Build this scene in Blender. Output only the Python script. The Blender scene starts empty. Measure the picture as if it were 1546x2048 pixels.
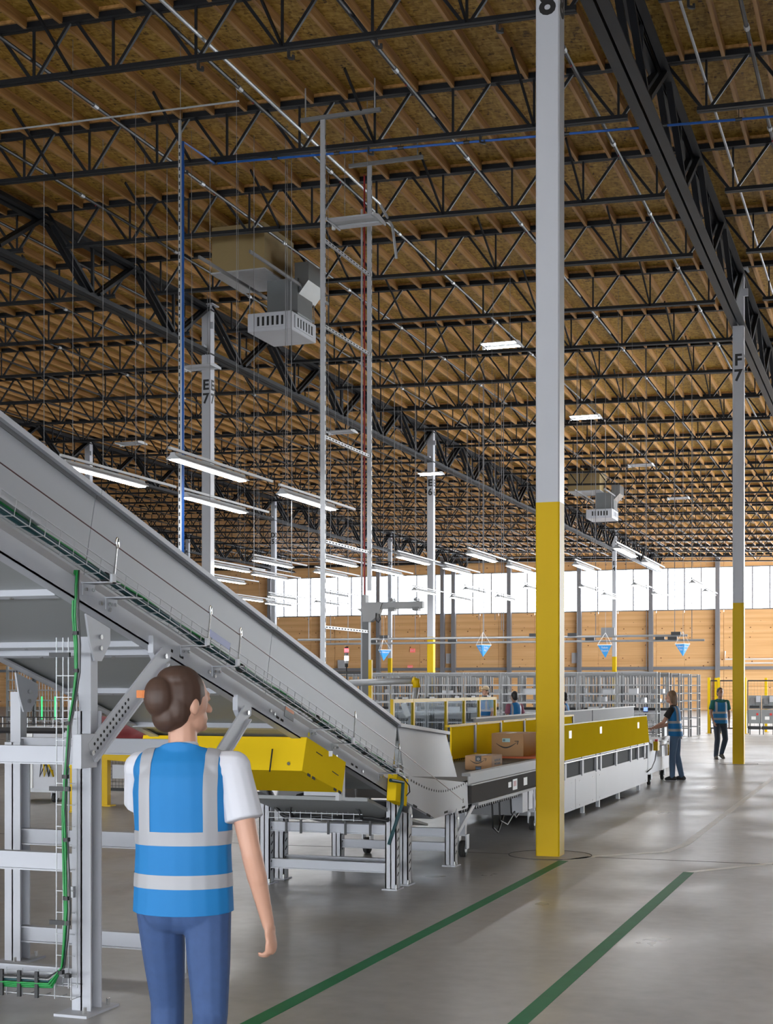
import bpy, bmesh, math, random
from mathutils import Vector, Matrix
random.seed(7)
S = bpy.context.scene
COL = S.collection

# ------------------------------------------------------------------ camera
FPX, CX, YH, CAMH = 2900.0, 773.0, 1374.0, 1.75          # focal length, centre and horizon in the 1546x2048 frame
TH = math.atan2(1795.0 - CX, FPX)                        # heading against the building grid
CC, SS = math.cos(TH), math.sin(TH)
cam = bpy.data.cameras.new('camera')
cam.sensor_fit = 'HORIZONTAL'; cam.sensor_width = 36.0
cam.lens = 36.0 * FPX / 1546.0
cam.shift_x = 0.0
cam.shift_y = (YH - 1024.0) / 1546.0
cam.clip_end = 500
camo = bpy.data.objects.new('camera', cam); COL.objects.link(camo)
camo.location = (0, 0, CAMH); camo.rotation_euler = (math.pi / 2, 0, TH)
S.camera = camo

# ------------------------------------------------------------------ sky, exposure
W = bpy.data.worlds.new('sky'); S.world = W; W.use_nodes = True
bg = W.node_tree.nodes['Background']
bg.inputs[0].default_value = (0.90, 0.95, 1.0, 1); bg.inputs[1].default_value = 15.0
S.view_settings.view_transform = 'Standard'; S.view_settings.look = 'None'
S.view_settings.gamma = 1.0; S.view_settings.use_curve_mapping = False
S.view_settings.exposure = -0.22
S.cycles.use_denoising = True
S.cycles.max_bounces = 8; S.cycles.diffuse_bounces = 4; S.cycles.transparent_max_bounces = 12
S.cycles.caustics_reflective = False; S.cycles.caustics_refractive = False
S.cycles.sample_clamp_indirect = 6.0

# ------------------------------------------------------------------ pixel -> place (frame 1546x2048)
def cw(a, d, z): return Vector((a * CC - d * SS, a * SS + d * CC, z))
def atX(x, y, X):
    r = (x - CX) / FPX; d = X / (r * CC - SS); return cw(r * d, d, CAMH + (YH - y) * d / FPX)
def atY(x, y, Y):
    r = (x - CX) / FPX; d = Y / (r * SS + CC); return cw(r * d, d, CAMH + (YH - y) * d / FPX)
def atZ(x, y, z=0.0):
    k = (CAMH - z) / (y - YH); return cw((x - CX) * k, FPX * k, z)
def atD(x, y, d): return cw((x - CX) * d / FPX, d, CAMH + (YH - y) * d / FPX)

# ------------------------------------------------------------------ materials
MATS = {}
def mat(name, col, rough=0.5, metal=0.0, var=0.0, vscale=3.0, bump=0.0, emit=None, es=1.0, spec=0.5, stretch=None):
    if name in MATS: return MATS[name]
    m = bpy.data.materials.new(name); m.use_nodes = True
    nt = m.node_tree; b = nt.nodes['Principled BSDF']
    b.inputs['Base Color'].default_value = (*col, 1); b.inputs['Roughness'].default_value = rough
    b.inputs['Metallic'].default_value = metal; b.inputs['Specular IOR Level'].default_value = spec
    if var > 0 or bump > 0:
        tc = nt.nodes.new('ShaderNodeTexCoord'); mp = nt.nodes.new('ShaderNodeMapping')
        if stretch: mp.inputs['Scale'].default_value = stretch
        nt.links.new(tc.outputs['Object'], mp.inputs[0])
        n = nt.nodes.new('ShaderNodeTexNoise'); n.inputs['Scale'].default_value = vscale; n.inputs['Detail'].default_value = 5
        nt.links.new(mp.outputs[0], n.inputs['Vector'])
        if var > 0:
            mx = nt.nodes.new('ShaderNodeMix'); mx.data_type = 'RGBA'
            mx.inputs[6].default_value = (*[max(0, v * (1 - var)) for v in col], 1)
            mx.inputs[7].default_value = (*[min(1, v * (1 + var)) for v in col], 1)
            nt.links.new(n.outputs['Fac'], mx.inputs[0]); nt.links.new(mx.outputs[2], b.inputs['Base Color'])
        if bump > 0:
            bp = nt.nodes.new('ShaderNodeBump'); bp.inputs['Strength'].default_value = bump; bp.inputs['Distance'].default_value = 0.01
            nt.links.new(n.outputs['Fac'], bp.inputs['Height']); nt.links.new(bp.outputs[0], b.inputs['Normal'])
    if emit:
        b.inputs['Emission Color'].default_value = (*emit, 1); b.inputs['Emission Strength'].default_value = es
    MATS[name] = m; return m

def nodes_of(m): return m.node_tree.nodes, m.node_tree.links, m.node_tree.nodes['Principled BSDF']
def ramp(nt, fac, stops):
    r = nt.nodes.new('ShaderNodeValToRGB'); e = r.color_ramp.elements
    while len(e) < len(stops): e.new(0.5)
    for i, (p, c) in enumerate(stops): e[i].position = p; e[i].color = (*c, 1)
    nt.links.new(fac, r.inputs[0]); return r

def mat_osb():
    m = mat('oriented_strand_board', (0.4, 0.25, 0.09), 0.5, spec=0.2); n, l, b = nodes_of(m)
    tc = n.new('ShaderNodeTexCoord')
    outs = []
    for st, rot in (((26, 9, 1), 0.5), ((10, 30, 1), -0.35)):
        mp = n.new('ShaderNodeMapping'); mp.inputs['Rotation'].default_value = (0, 0, rot); mp.inputs['Scale'].default_value = st
        l.new(tc.outputs['Object'], mp.inputs[0])
        v = n.new('ShaderNodeTexVoronoi'); v.inputs['Scale'].default_value = 1.0; l.new(mp.outputs[0], v.inputs['Vector'])
        sx = n.new('ShaderNodeSeparateColor'); l.new(v.outputs['Color'], sx.inputs[0]); outs.append(sx.outputs[0])
    a = n.new('ShaderNodeMath'); a.operation = 'ADD'; l.new(outs[0], a.inputs[0]); l.new(outs[1], a.inputs[1])
    a3 = n.new('ShaderNodeMath'); a3.operation = 'DIVIDE'; a3.inputs[1].default_value = 2.0; l.new(a.outputs[0], a3.inputs[0])
    r = ramp(m.node_tree, a3.outputs[0], [(0.04, (0.06, 0.028, 0.006)), (0.2, (0.26, 0.14, 0.022)), (0.5, (0.39, 0.23, 0.04)), (0.95, (0.55, 0.36, 0.09))])
    l.new(r.outputs[0], b.inputs['Base Color'])
    return m
def mat_timber(name, cols, grain=(1.2, 30, 30), knots=True, axis_scale=1.0, rough=0.6):
    m = mat(name, cols[1], rough, spec=0.25); n, l, b = nodes_of(m)
    tc = n.new('ShaderNodeTexCoord'); mp = n.new('ShaderNodeMapping'); mp.inputs['Scale'].default_value = grain
    l.new(tc.outputs['Object'], mp.inputs[0])
    no = n.new('ShaderNodeTexNoise'); no.inputs['Scale'].default_value = axis_scale; no.inputs['Detail'].default_value = 6; l.new(mp.outputs[0], no.inputs['Vector'])
    r = ramp(m.node_tree, no.outputs['Fac'], [(0.3, cols[0]), (0.55, cols[1]), (0.75, cols[2])])
    out = r.outputs[0]
    if knots:
        mp2 = n.new('ShaderNodeMapping'); mp2.inputs['Scale'].default_value = knots; l.new(tc.outputs['Object'], mp2.inputs[0])
        v = n.new('ShaderNodeTexVoronoi'); v.inputs['Scale'].default_value = 1.0; l.new(mp2.outputs[0], v.inputs['Vector'])
        lt = n.new('ShaderNodeMath'); lt.operation = 'LESS_THAN'; lt.inputs[1].default_value = 0.11; l.new(v.outputs['Distance'], lt.inputs[0])
        mx = n.new('ShaderNodeMix'); mx.data_type = 'RGBA'; l.new(lt.outputs[0], mx.inputs[0]); l.new(out, mx.inputs[6])
        mx.inputs[7].default_value = (cols[0][0] * 0.3, cols[0][1] * 0.22, cols[0][2] * 0.2, 1); out = mx.outputs[2]
    l.new(out, b.inputs['Base Color']); return m
def mat_concrete():
    m = mat('polished_concrete', (0.3, 0.29, 0.28), 0.4); n, l, b = nodes_of(m)
    tc = n.new('ShaderNodeTexCoord')
    def noise(sc, det, st=(1, 1, 1)):
        mp = n.new('ShaderNodeMapping'); mp.inputs['Scale'].default_value = st; l.new(tc.outputs['Object'], mp.inputs[0])
        q = n.new('ShaderNodeTexNoise'); q.inputs['Scale'].default_value = sc; q.inputs['Detail'].default_value = det; l.new(mp.outputs[0], q.inputs['Vector']); return q
    n1 = noise(0.5, 8, (1, 0.5, 1)); n2 = noise(7, 8); n3 = noise(0.9, 7, (1, 0.8, 1))
    a = n.new('ShaderNodeMix'); a.data_type = 'FLOAT'; a.inputs[0].default_value = 0.45; l.new(n1.outputs['Fac'], a.inputs[2]); l.new(n2.outputs['Fac'], a.inputs[3])
    r = ramp(m.node_tree, a.outputs[0], [(0.3, (0.27, 0.267, 0.265)), (0.5, (0.345, 0.34, 0.337)), (0.7, (0.42, 0.415, 0.41))])
    l.new(r.outputs[0], b.inputs['Base Color'])
    rr = n.new('ShaderNodeMapRange'); rr.inputs[1].default_value = 0.3; rr.inputs[2].default_value = 0.7; rr.inputs[3].default_value = 0.27; rr.inputs[4].default_value = 0.42
    l.new(n3.outputs['Fac'], rr.inputs[0]); l.new(rr.outputs[0], b.inputs['Roughness'])
    bp = n.new('ShaderNodeBump'); bp.inputs['Strength'].default_value = 0.03; bp.inputs['Distance'].default_value = 0.004
    l.new(n2.outputs['Fac'], bp.inputs['Height']); l.new(bp.outputs[0], b.inputs['Normal'])
    return m
def mat_pane(name, tint=(0.95, 0.97, 1.0), haze=0.12, grid=False):
    m = bpy.data.materials.new(name); m.use_nodes = True; n = m.node_tree.nodes; l = m.node_tree.links
    for q in list(n): n.remove(q)
    o = n.new('ShaderNodeOutputMaterial'); t = n.new('ShaderNodeBsdfTransparent'); t.inputs[0].default_value = (*tint, 1)
    g = n.new('ShaderNodeBsdfGlossy'); g.inputs['Roughness'].default_value = 0.08; g.inputs[0].default_value = (0.9, 0.93, 0.95, 1)
    mx = n.new('ShaderNodeMixShader'); mx.inputs[0].default_value = haze
    l.new(t.outputs[0], mx.inputs[1]); l.new(g.outputs[0], mx.inputs[2]); l.new(mx.outputs[0], o.inputs[0])
    MATS[name] = m; return m

M_white = mat('white_paint', (0.50, 0.51, 0.55), 0.38, var=0.03)
M_mach = mat('grey_powder_coat', (0.47, 0.48, 0.52), 0.42, var=0.05, vscale=1.2, spec=0.35)
M_machd = mat('dark_grey_coat', (0.17, 0.17, 0.175), 0.5)
M_yel = mat('safety_yellow', (0.66, 0.43, 0.003), 0.45, var=0.05, vscale=1.5, spec=0.2)
M_ysheet = mat('matt_yellow_sheet', (0.92, 0.62, 0.02), 0.85, var=0.05, vscale=1.5, spec=0.0)
M_black = mat('black_steel', (0.012, 0.013, 0.016), 0.5, spec=0.25)
M_bplas = mat('black_plastic', (0.02, 0.02, 0.022), 0.5)
M_galv = mat('galvanised_steel', (0.42, 0.43, 0.45), 0.45, 0.3, var=0.12, vscale=9)
M_wire = mat('dull_wire', (0.22, 0.22, 0.23), 0.6)
M_house = mat('lamp_housing', (0.42, 0.43, 0.45), 0.45)
M_chrome = mat('zinc_bolt', (0.7, 0.7, 0.7), 0.25, 1.0)
M_rubber = mat('rubber', (0.03, 0.03, 0.03), 0.7)
M_osb = mat_osb()
M_rafter = mat_timber('fir_rafter', ((0.28, 0.135, 0.045), (0.45, 0.245, 0.085), (0.56, 0.33, 0.135)), (14, 0.7, 14), False, rough=0.45)
M_clt = mat_timber('knotty_pine_panel', ((0.66, 0.36, 0.15), (0.78, 0.47, 0.22), (0.84, 0.55, 0.29)), (0.12, 1, 4.5), (2.0, 1, 2.6))
M_conc = mat_concrete()
M_post = mat('grey_post_paint', (0.20, 0.20, 0.22), 0.45)
M_green = mat('green_floor_paint', (0.002, 0.19, 0.075), 0.5, var=0.2, vscale=6, spec=0.25)
M_wline = mat('line_sheen_white', (0.8, 0.8, 0.78), 0.4, var=0.15, vscale=5)  # white colour stands in for light reflected off the green lines
M_blue = mat('blue_pipe', (0.02, 0.12, 0.46), 0.35)
M_red = mat('red_pipe', (0.30, 0.02, 0.025), 0.4)
M_ink = mat('black_ink', (0.01, 0.01, 0.011), 0.5)
M_dark = mat('dark_gap', (0.012, 0.012, 0.012), 0.8)
M_tube = mat('lit_tube', (1, 1, 1), 0.4, emit=(0.98, 0.99, 1.0), es=70.0)
M_bay = mat('lit_bay_panel', (1, 1, 1), 0.4, emit=(0.98, 0.99, 1.0), es=58.0)
M_shine = mat('white_sheet', (0.78, 0.78, 0.78), 0.35)

# ------------------------------------------------------------------ mesh collector
class MB:
    def __init__(s): s.v = []; s.f = []
    def add(s, v, f):
        o = len(s.v); s.v += [Vector(p) for p in v]; s.f += [[i + o for i in q] for q in f]; return s
    def bx(s, x0, x1, y0, y1, z0, z1):
        return s.add([(x0,y0,z0),(x1,y0,z0),(x1,y1,z0),(x0,y1,z0),(x0,y0,z1),(x1,y0,z1),(x1,y1,z1),(x0,y1,z1)],
                     [(0,3,2,1),(4,5,6,7),(0,1,5,4),(1,2,6,5),(2,3,7,6),(3,0,4,7)])
    def bar(s, p, q, w, h, up=(0,0,1), off=(0,0)):
        p = Vector(p); q = Vector(q); t = (q - p).normalized(); u = Vector(up)
        if abs(t.dot(u)) > 0.99: u = Vector((0,1,0))
        a = t.cross(u).normalized(); b = a.cross(t).normalized()
        o = a * off[0] + b * off[1]
        vs = [e + o + a * (w/2*i) + b * (h/2*j) for e in (p, q) for i, j in ((-1,-1),(1,-1),(1,1),(-1,1))]
        return s.add(vs, [(0,1,2,3),(7,6,5,4),(0,4,5,1),(1,5,6,2),(2,6,7,3),(3,7,4,0)])
    def tube(s, p, q, r, n=6, r2=None):
        p = Vector(p); q = Vector(q); t = (q - p).normalized(); r2 = r if r2 is None else r2
        a = t.orthogonal().normalized(); b = t.cross(a)
        vs = [e + (a * math.cos(2*math.pi*i/n) + b * math.sin(2*math.pi*i/n)) * rr for e, rr in ((p, r), (q, r2)) for i in range(n)]
        fs = [(i, (i+1) % n, n + (i+1) % n, n + i) for i in range(n)] + [tuple(range(n))[::-1], tuple(range(n, 2*n))]
        return s.add(vs, fs)
    def path(s, pts, r, n=6):
        pts = [Vector(p) for p in pts]; N = len(pts); vs = []; a = None
        for i, p in enumerate(pts):
            t = (pts[min(i+1, N-1)] - pts[max(i-1, 0)]).normalized()
            a = t.orthogonal().normalized() if a is None else (a - t * a.dot(t)).normalized()
            b = t.cross(a)
            vs += [p + (a * math.cos(2*math.pi*j/n) + b * math.sin(2*math.pi*j/n)) * r for j in range(n)]
        fs = [(i*n+j, i*n+(j+1) % n, (i+1)*n+(j+1) % n, (i+1)*n+j) for i in range(N-1) for j in range(n)]
        fs += [tuple(range(n))[::-1], tuple(range((N-1)*n, N*n))]
        return s.add(vs, fs)
    def prism(s, poly, ax, a, b):
        def P(u, w, t): return (t, u, w) if ax == 'x' else ((u, t, w) if ax == 'y' else (u, w, t))
        n = len(poly); vs = [P(u, w, a) for u, w in poly] + [P(u, w, b) for u, w in poly]
        return s.add(vs, [tuple(range(n))[::-1], tuple(range(n, 2*n))] + [(i, (i+1) % n, n+(i+1) % n, n+i) for i in range(n)])
    def ring(s, c, axis, R, r, n=16, m=6, a0=0, a1=2*math.pi):
        c = Vector(c); t = Vector(axis).normalized(); a = t.orthogonal().normalized(); b = t.cross(a)
        pts = [c + (a * math.cos(a0+(a1-a0)*i/n) + b * math.sin(a0+(a1-a0)*i/n)) * R for i in range(n+1)]
        return s.path(pts, r, m)
    def build(s, name, m, parent=None, smooth=False, origin=None, bevel=0.0):
        o0 = Vector((0,0,0))
        if origin is not None: o0 = Vector(origin)
        p = parent
        while p is not None: o0 = o0 + p.location; p = p.parent
        me = bpy.data.meshes.new(name); me.from_pydata([v - o0 for v in s.v], [], s.f)
        bm = bmesh.new(); bm.from_mesh(me); bmesh.ops.recalc_face_normals(bm, faces=bm.faces)
        if bevel > 0: bmesh.ops.bevel(bm, geom=[e for e in bm.edges], offset=bevel, segments=1, affect='EDGES', profile=0.5)
        bm.to_mesh(me); bm.free()
        if smooth:
            for q in me.polygons: q.use_smooth = True
        me.materials.append(m)
        ob = bpy.data.objects.new(name, me); COL.objects.link(ob)
        if parent is not None: ob.parent = parent
        if origin is not None: ob.location = origin
        return ob
def tag(o, label=None, cat=None, group=None, kind=None):
    if label: o['label'] = label
    if cat: o['category'] = cat
    if group: o['group'] = group
    if kind: o['kind'] = kind
    return o
def thing(name, label, cat, loc=(0,0,0), group=None, kind=None):
    o = bpy.data.objects.new(name, None); COL.objects.link(o); o.location = loc; o.empty_display_size = 0.2
    return tag(o, label, cat, group, kind)
def copy_tree(o, parent=None):
    c = o.copy(); COL.objects.link(c); c.parent = parent
    for ch in list(o.children): copy_tree(ch, c)
    return c
def share(name, src, parent, loc=(0,0,0)):
    c = bpy.data.objects.new(name, src.data); COL.objects.link(c); c.parent = parent; c.location = loc; return c
ORD = ['first','second','third','fourth','fifth','sixth','seventh','eighth','ninth','tenth','eleventh','twelfth','thirteenth','fourteenth','fifteenth','sixteenth','seventeenth','eighteenth','nineteenth','twentieth','twenty-first','twenty-second','twenty-third','twenty-fourth','twenty-fifth','twenty-sixth','twenty-seventh','twenty-eighth','twenty-ninth','thirtieth']
def text(body, size, m, parent, mw, name='lettering', bold=0.0, ext=0.001, sx=1.0):
    cu = bpy.data.curves.new('t', 'FONT'); cu.body = body; cu.size = size; cu.align_x = 'CENTER'; cu.align_y = 'CENTER'
    cu.offset = bold; cu.extrude = ext; cu.resolution_u = 3
    ob = bpy.data.objects.new('t', cu); COL.objects.link(ob)
    dg = bpy.context.evaluated_depsgraph_get(); me = bpy.data.meshes.new_from_object(ob.evaluated_get(dg))
    bpy.data.objects.remove(ob); bpy.data.curves.remove(cu)
    o0 = Vector((0,0,0)); p = parent
    while p is not None: o0 = o0 + p.location; p = p.parent
    me.transform(Matrix.Translation(-o0) @ mw @ Matrix.Diagonal((sx, 1, 1, 1))); me.materials.clear(); me.materials.append(m)
    me.name = name
    r = bpy.data.objects.new(name, me); COL.objects.link(r); r.parent = parent; return r
def facing(pos, xdir, up=(0,0,1)):                      # matrix whose local x runs along xdir and local y up
    x = Vector(xdir).normalized(); y = Vector(up); y = (y - x * y.dot(x)).normalized(); z = x.cross(y)
    m = Matrix((x, y, z)).transposed().to_4x4(); m.translation = Vector(pos); return m

# ------------------------------------------------------------------ grid
LX = {'G': 10.0, 'F': -3.41, 'E': -16.8, 'D': -31.75, 'C': -46.7, 'B': -61.6, 'A': -76.5}
ROW8 = 14.8; BAY = 19.0; JS = BAY / 5
WALLY = 110.2
def zr(X): return 11.46 + 0.027 * (-3.41 - X)            # underside of the roof deck
XL, XR, Y0 = -76.5, 10.0, -8.0

# ------------------------------------------------------------------ floor
fl = MB(); fl.bx(XL - 2, XR + 2, Y0 - 3, WALLY + 0.5, -0.3, 0.0)
floor = fl.build('floor', M_conc); tag(floor, kind='structure')
M_joint = mat('floor_joint', (0.06, 0.06, 0.06), 0.8)
for i in range(-1, 6):                                    # saw cuts across the slab
    y = ROW8 - 0.03 + i * BAY
    q = MB(); q.bx(XL, XR, y - 0.008, y + 0.008, 0.0, 0.0015); q.build('saw_cut', M_joint, floor)
for X in LX.values():
    q = MB(); q.bx(X - 0.008, X + 0.008, 0, WALLY, 0.0, 0.001)
    if X not in (-3.41,): q.build('saw_cut', M_joint, floor)
M_pad = mat('pad_concrete', (0.33, 0.31, 0.29), 0.42, var=0.12, vscale=2)

# painted lines
def line(name, m, pts, w, label):
    q = MB()
    for a, b in zip(pts[:-1], pts[1:]): q.bar((*a, .0012), (*b, .0012), w, .0016)
    o = q.build(name, m, origin=(*pts[0], 0)); return tag(o, label, 'floor marking')
line('floor_line', M_green, [(-3.17, 3.0), (-3.17, 14.36)], .10, 'green floor line leading to the foot of the nearest column')
line('floor_line', M_green, [(-1.86, 3.0), (-1.86, 13.86)], .10, 'green floor line nearer the right edge of the picture')
line('floor_line', M_wline, [(-3.17, 14.36), (-2.95, 14.83), (-2.33, 15.5), (-2.22, 16.3), (-2.3, 40.0)], .09, 'floor line coloured white for its sheen, running from the nearest column into the distance')  # green line carries on here, its bright reflection put in as white
line('floor_line', M_wline, [(-1.86, 13.86), (-1.16, 14.85), (2.0, 18.5)], .09, 'floor line coloured white for its sheen, turning off the right green line')

# ------------------------------------------------------------------ roof
dk = MB()
dk.add([(XL, Y0, zr(XL)), (XR, Y0, zr(XR)), (XR, WALLY + 0.3, zr(XR)), (XL, WALLY + 0.3, zr(XL)),
        (XL, Y0, zr(XL) + .15), (XR, Y0, zr(XR) + .15), (XR, WALLY + 0.3, zr(XR) + .15), (XL, WALLY + 0.3, zr(XL) + .15)],
       [(0,3,2,1),(4,5,6,7),(0,1,5,4),(1,2,6,5),(2,3,7,6),(3,0,4,7)])
ceiling = dk.build('ceiling', M_osb); tag(ceiling, kind='structure')
JY = [ROW8 + JS * n for n in range(-4, 26)]
# rafters: 0.61 m apart between neighbouring joists
RW, RH = 0.055, 0.165
rm = MB(); rm.bx(-RW/2, RW/2, 0.06, JS - 0.06, -RH, 0.0)
rproto = None; rest = MB(); cand = []
nX = int((XR - XL) / 0.609)
for a in range(len(JY) - 1):
    for i in range(nX):
        X = XR - 0.3 - 0.609 * i; Y = JY[a] + JS / 2
        d = -X * SS + Y * CC; px = CX + FPX * (X * CC + Y * SS) / d if d > 1 else 1e9
        if d < 4 or px < -260 or px > 1800: continue
        py = YH - FPX * (zr(X) - CAMH) / d
        cand.append((d if (-120 < px < 1660 and py > -160) else d + 200, X, JY[a]))
cand.sort()
for n, (d, X, y) in enumerate(cand):
    if n < 296:
        if rproto is None:
            rproto = rm.build('rafter', M_rafter, ceiling); rproto.location = (X, y, zr(X))
        else: share('rafter', rproto, ceiling, (X, y, zr(X)))
    else: rest.bx(X - RW/2, X + RW/2, y + 0.06, y + JS - 0.06, zr(X) - RH, zr(X))
tag(rest.build('far_rafters', M_rafter, ceiling), kind='stuff')

# bar joists
def joist_parts(x0, x1, n):
    """one joist from x0 (left) to x1 (right) about its own origin (x1, 0, zr(x1)); returns chords and web bars"""
    L = x1 - x0; p = L / n
    def P(u, dz): return Vector((-u, 0, 0.027 * u + dz))
    tc = MB()
    for s in (-1, 1):
        tc.bar(P(0, -.105), P(L, -.105), 0.012, 0.11, off=(s * 0.012, 0)); tc.bar(P(0, -.155), P(L, -.155), 0.07, 0.012, off=(s * 0.042, 0))
    nl = MB(); nl.bar(P(0, -.025), P(L, -.025), 0.12, 0.05)
    bc = MB(); u0, u1 = p * 0.5 - 0.14, L - p * 0.5 + 0.14
    for s in (-1, 1):
        bc.bar(P(u0, -.90), P(u1, -.90), 0.012, 0.08, off=(s * 0.014, 0)); bc.bar(P(u0, -.935), P(u1, -.935), 0.06, 0.012, off=(s * 0.043, 0))
    web = []
    for i in range(n):
        ub = p * (i + .5)
        for ut, w in ((ub - p * .46, .045), (ub, .034), (ub + p * .46, .045)):
            b0 = ub + (0.07 if ut > ub + .01 else (-0.07 if ut < ub - .01 else 0))
            m = MB(); m.bar(P(b0, -.88), P(ut, -.14), w, w); web.append(m)
    return tc, nl, bc, web
LN = 'GFEDCBA'
protos = {}
def joist(bay, y, near):
    x1, x0 = LX[LN[bay]], LX[LN[bay+1]]
    key = (round(x1 - x0, 2))
    if key not in protos:
        tc, nl, bc, web = joist_parts(x0, x1, 10 if x1 - x0 < 14 else 11)
        allw = MB()
        for w in web: allw.add(w.v, w.f)
        protos[key] = dict(t=tc.build('top_chord', M_black).data, n=nl.build('nailer', M_rafter).data, b=bc.build('bottom_chord', M_black).data,
                           w=allw.build('web_bars', M_black).data, wi=[w.build('web_bar', M_black).data for w in web])
        for o in list(COL.objects):
            if o.parent is None and o.type == 'MESH' and o.name.split('.')[0] in ('top_chord','nailer','bottom_chord','web_bars','web_bar'): bpy.data.objects.remove(o)
    pr = protos[key]
    def ob(name, me, par, loc=(0,0,0)):
        o = bpy.data.objects.new(name, me); COL.objects.link(o); o.parent = par; o.location = loc; return o
    j = ob('bar_joist', pr['t'], ceiling, (x1, y, zr(x1)))
    ob('nailer', pr['n'], j); ob('bottom_chord', pr['b'], j)
    if near:
        for w in pr['wi']: ob('web_bar', w, j)
    else: tag(ob('web_bars', pr['w'], j), kind='stuff')
for n, y in enumerate(JY):
    if y > WALLY - 0.5: continue
    for bay in range(6):
        if bay == 0 and y > 62: continue
        near = (bay == 1 and 16 < y < 40) or (bay == 0 and 16 < y < 26)
        joist(bay, y, near)

# short braces from the bottom chords up to the rafters
for y in [ROW8 + JS * n for n in range(1, 10)]:
    for X in (-5.42, -8.10, -11.46, -14.14, -19.0, -22.5, -26.0, -0.7, 2.0):
        if X > -3 and y > 40: continue
        q = MB(); q.bar((X, y, zr(X) - .9), (X - .05, y - 1.25, zr(X) - .17), .03, .045); q.build('chord_brace', M_black, ceiling)

# joist girders along the column lines
def girder(X, ya, yb, first):
    z = zr(X) - 0.22; g = MB()
    for s in (-1, 1):
        g.bar((X, ya, z - .08), (X, yb, z - .08), 0.02, 0.16, off=(s * 0.03, 0)); g.bar((X, ya, z - .15), (X, yb, z - .15), 0.15, 0.02, off=(s * 0.09, 0))
    go = g.build('joist_girder', M_black, ceiling)
    b = MB()
    for s in (-1, 1):
        b.bar((X, ya, z - 1.21), (X, yb, z - 1.21), 0.02, 0.16, off=(s * 0.03, 0)); b.bar((X, ya, z - 1.28), (X, yb, z - 1.28), 0.145, 0.025, off=(s * 0.092, 0))
    b.build('bottom_chord', M_black, go)
    n = 5; p = (yb - ya) / n
    for i in range(n):
        yc = ya + (i + .5) * p
        for yt, w in ((yc - p * .47, .10), (yc, .06), (yc + p * .47, .10)):
            for s in ((-1, 1) if w > .08 else (0,)):
                m = MB(); y1 = yc + (yt - yc) * .08
                m.bar((X + s * .075, y1, z - 1.14), (X + s * .075, yt, z - .1), w, w * .7 if s else w); m.build('web_bar', M_black, go)
for k in 'FEDCB':
    for r in range(-1, 5):
        ya = ROW8 + BAY * r; yb = min(ya + BAY, WALLY - .3)
        x1 = CX + FPX * (LX[k] * CC + yb * SS) / (-LX[k] * SS + yb * CC)
        if x1 < -100 or (k == 'F' and r > 2): continue
        girder(LX[k], ya, yb, True)

# ------------------------------------------------------------------ far wall
wl = MB(); wl.bx(XL, XR + 4, WALLY + .02, WALLY + 0.3, 0, 7.35)
wall = wl.build('wall_back', M_clt); tag(wall, kind='structure')
def zwin(px, py): return atY(px, py, WALLY).z
ZB, ZT = 7.5, 10.72
posts_px = [542, 648, 759, 909, 1020, 1160, 1303, 1436, 1575, 1715]
PX = [atY(p, 1225, WALLY).x for p in posts_px]
# timber panels, each with its own joint
x = XL
pn = 0; xs = []
while x < XR + 3.9:
    w = [2.9, 2.1, 2.9, 1.5][pn % 4]; xs.append((x, min(x + w, XR + 4))); x += w; pn += 1
pshare = {}
for a, b in xs:
    if b < -72 or a > 0: continue
    key = round(b - a, 2)
    for (z0, z1, nm) in ((3.9, ZB, 'low'), (ZT, 12.9, 'top')):
        kk = (key, nm)
        if kk not in pshare:
            m = MB(); m.bx(0.012, key - 0.012, -0.04, 0.02, z0 + .01, z1); pshare[kk] = m.build('timber_panel', M_clt, wall)
            pshare[kk].location = (a, WALLY, 0)
        else: share('timber_panel', pshare[kk], wall, (a, WALLY, 0))
    m = MB(); m.bx(a + 0.012, b - 0.012, WALLY - 0.04, WALLY + 0.02, 0.02, 3.88); m.build('timber_panel', M_clt, wall)
blind = MB(); blind.bx(XL, PX[0], WALLY - .04, WALLY + .3, ZB, ZT + .01); blind.build('blind_panel', M_clt, wall)
tw = MB(); tw.bx(XL, XR + 4, WALLY + .02, WALLY + .3, ZT, 13.5); tw.build('upper_wall', M_clt, wall)
for i, X in enumerate(PX):
    m = MB(); m.bx(X - .16, X + .16, WALLY - .42, WALLY - .05, 0, zr(X) - .2); m.build('post', M_post, wall)
m = MB(); Xa = atY(887, 1225, WALLY).x; m.bx(Xa - .16, Xa + .16, WALLY - .42, WALLY - .05, 0, zr(Xa) - .2); m.build('post', M_post, wall)
g = MB(); g.bx(XL, XR, WALLY - .3, WALLY - .06, 3.05, 3.28); g.build('girt', M_post, wall)
eb = MB(); eb.bx(XL, XR, WALLY - .5, WALLY - .12, ZT + .78, ZT + .98); eb.build('eave_beam', M_black, wall)
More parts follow.
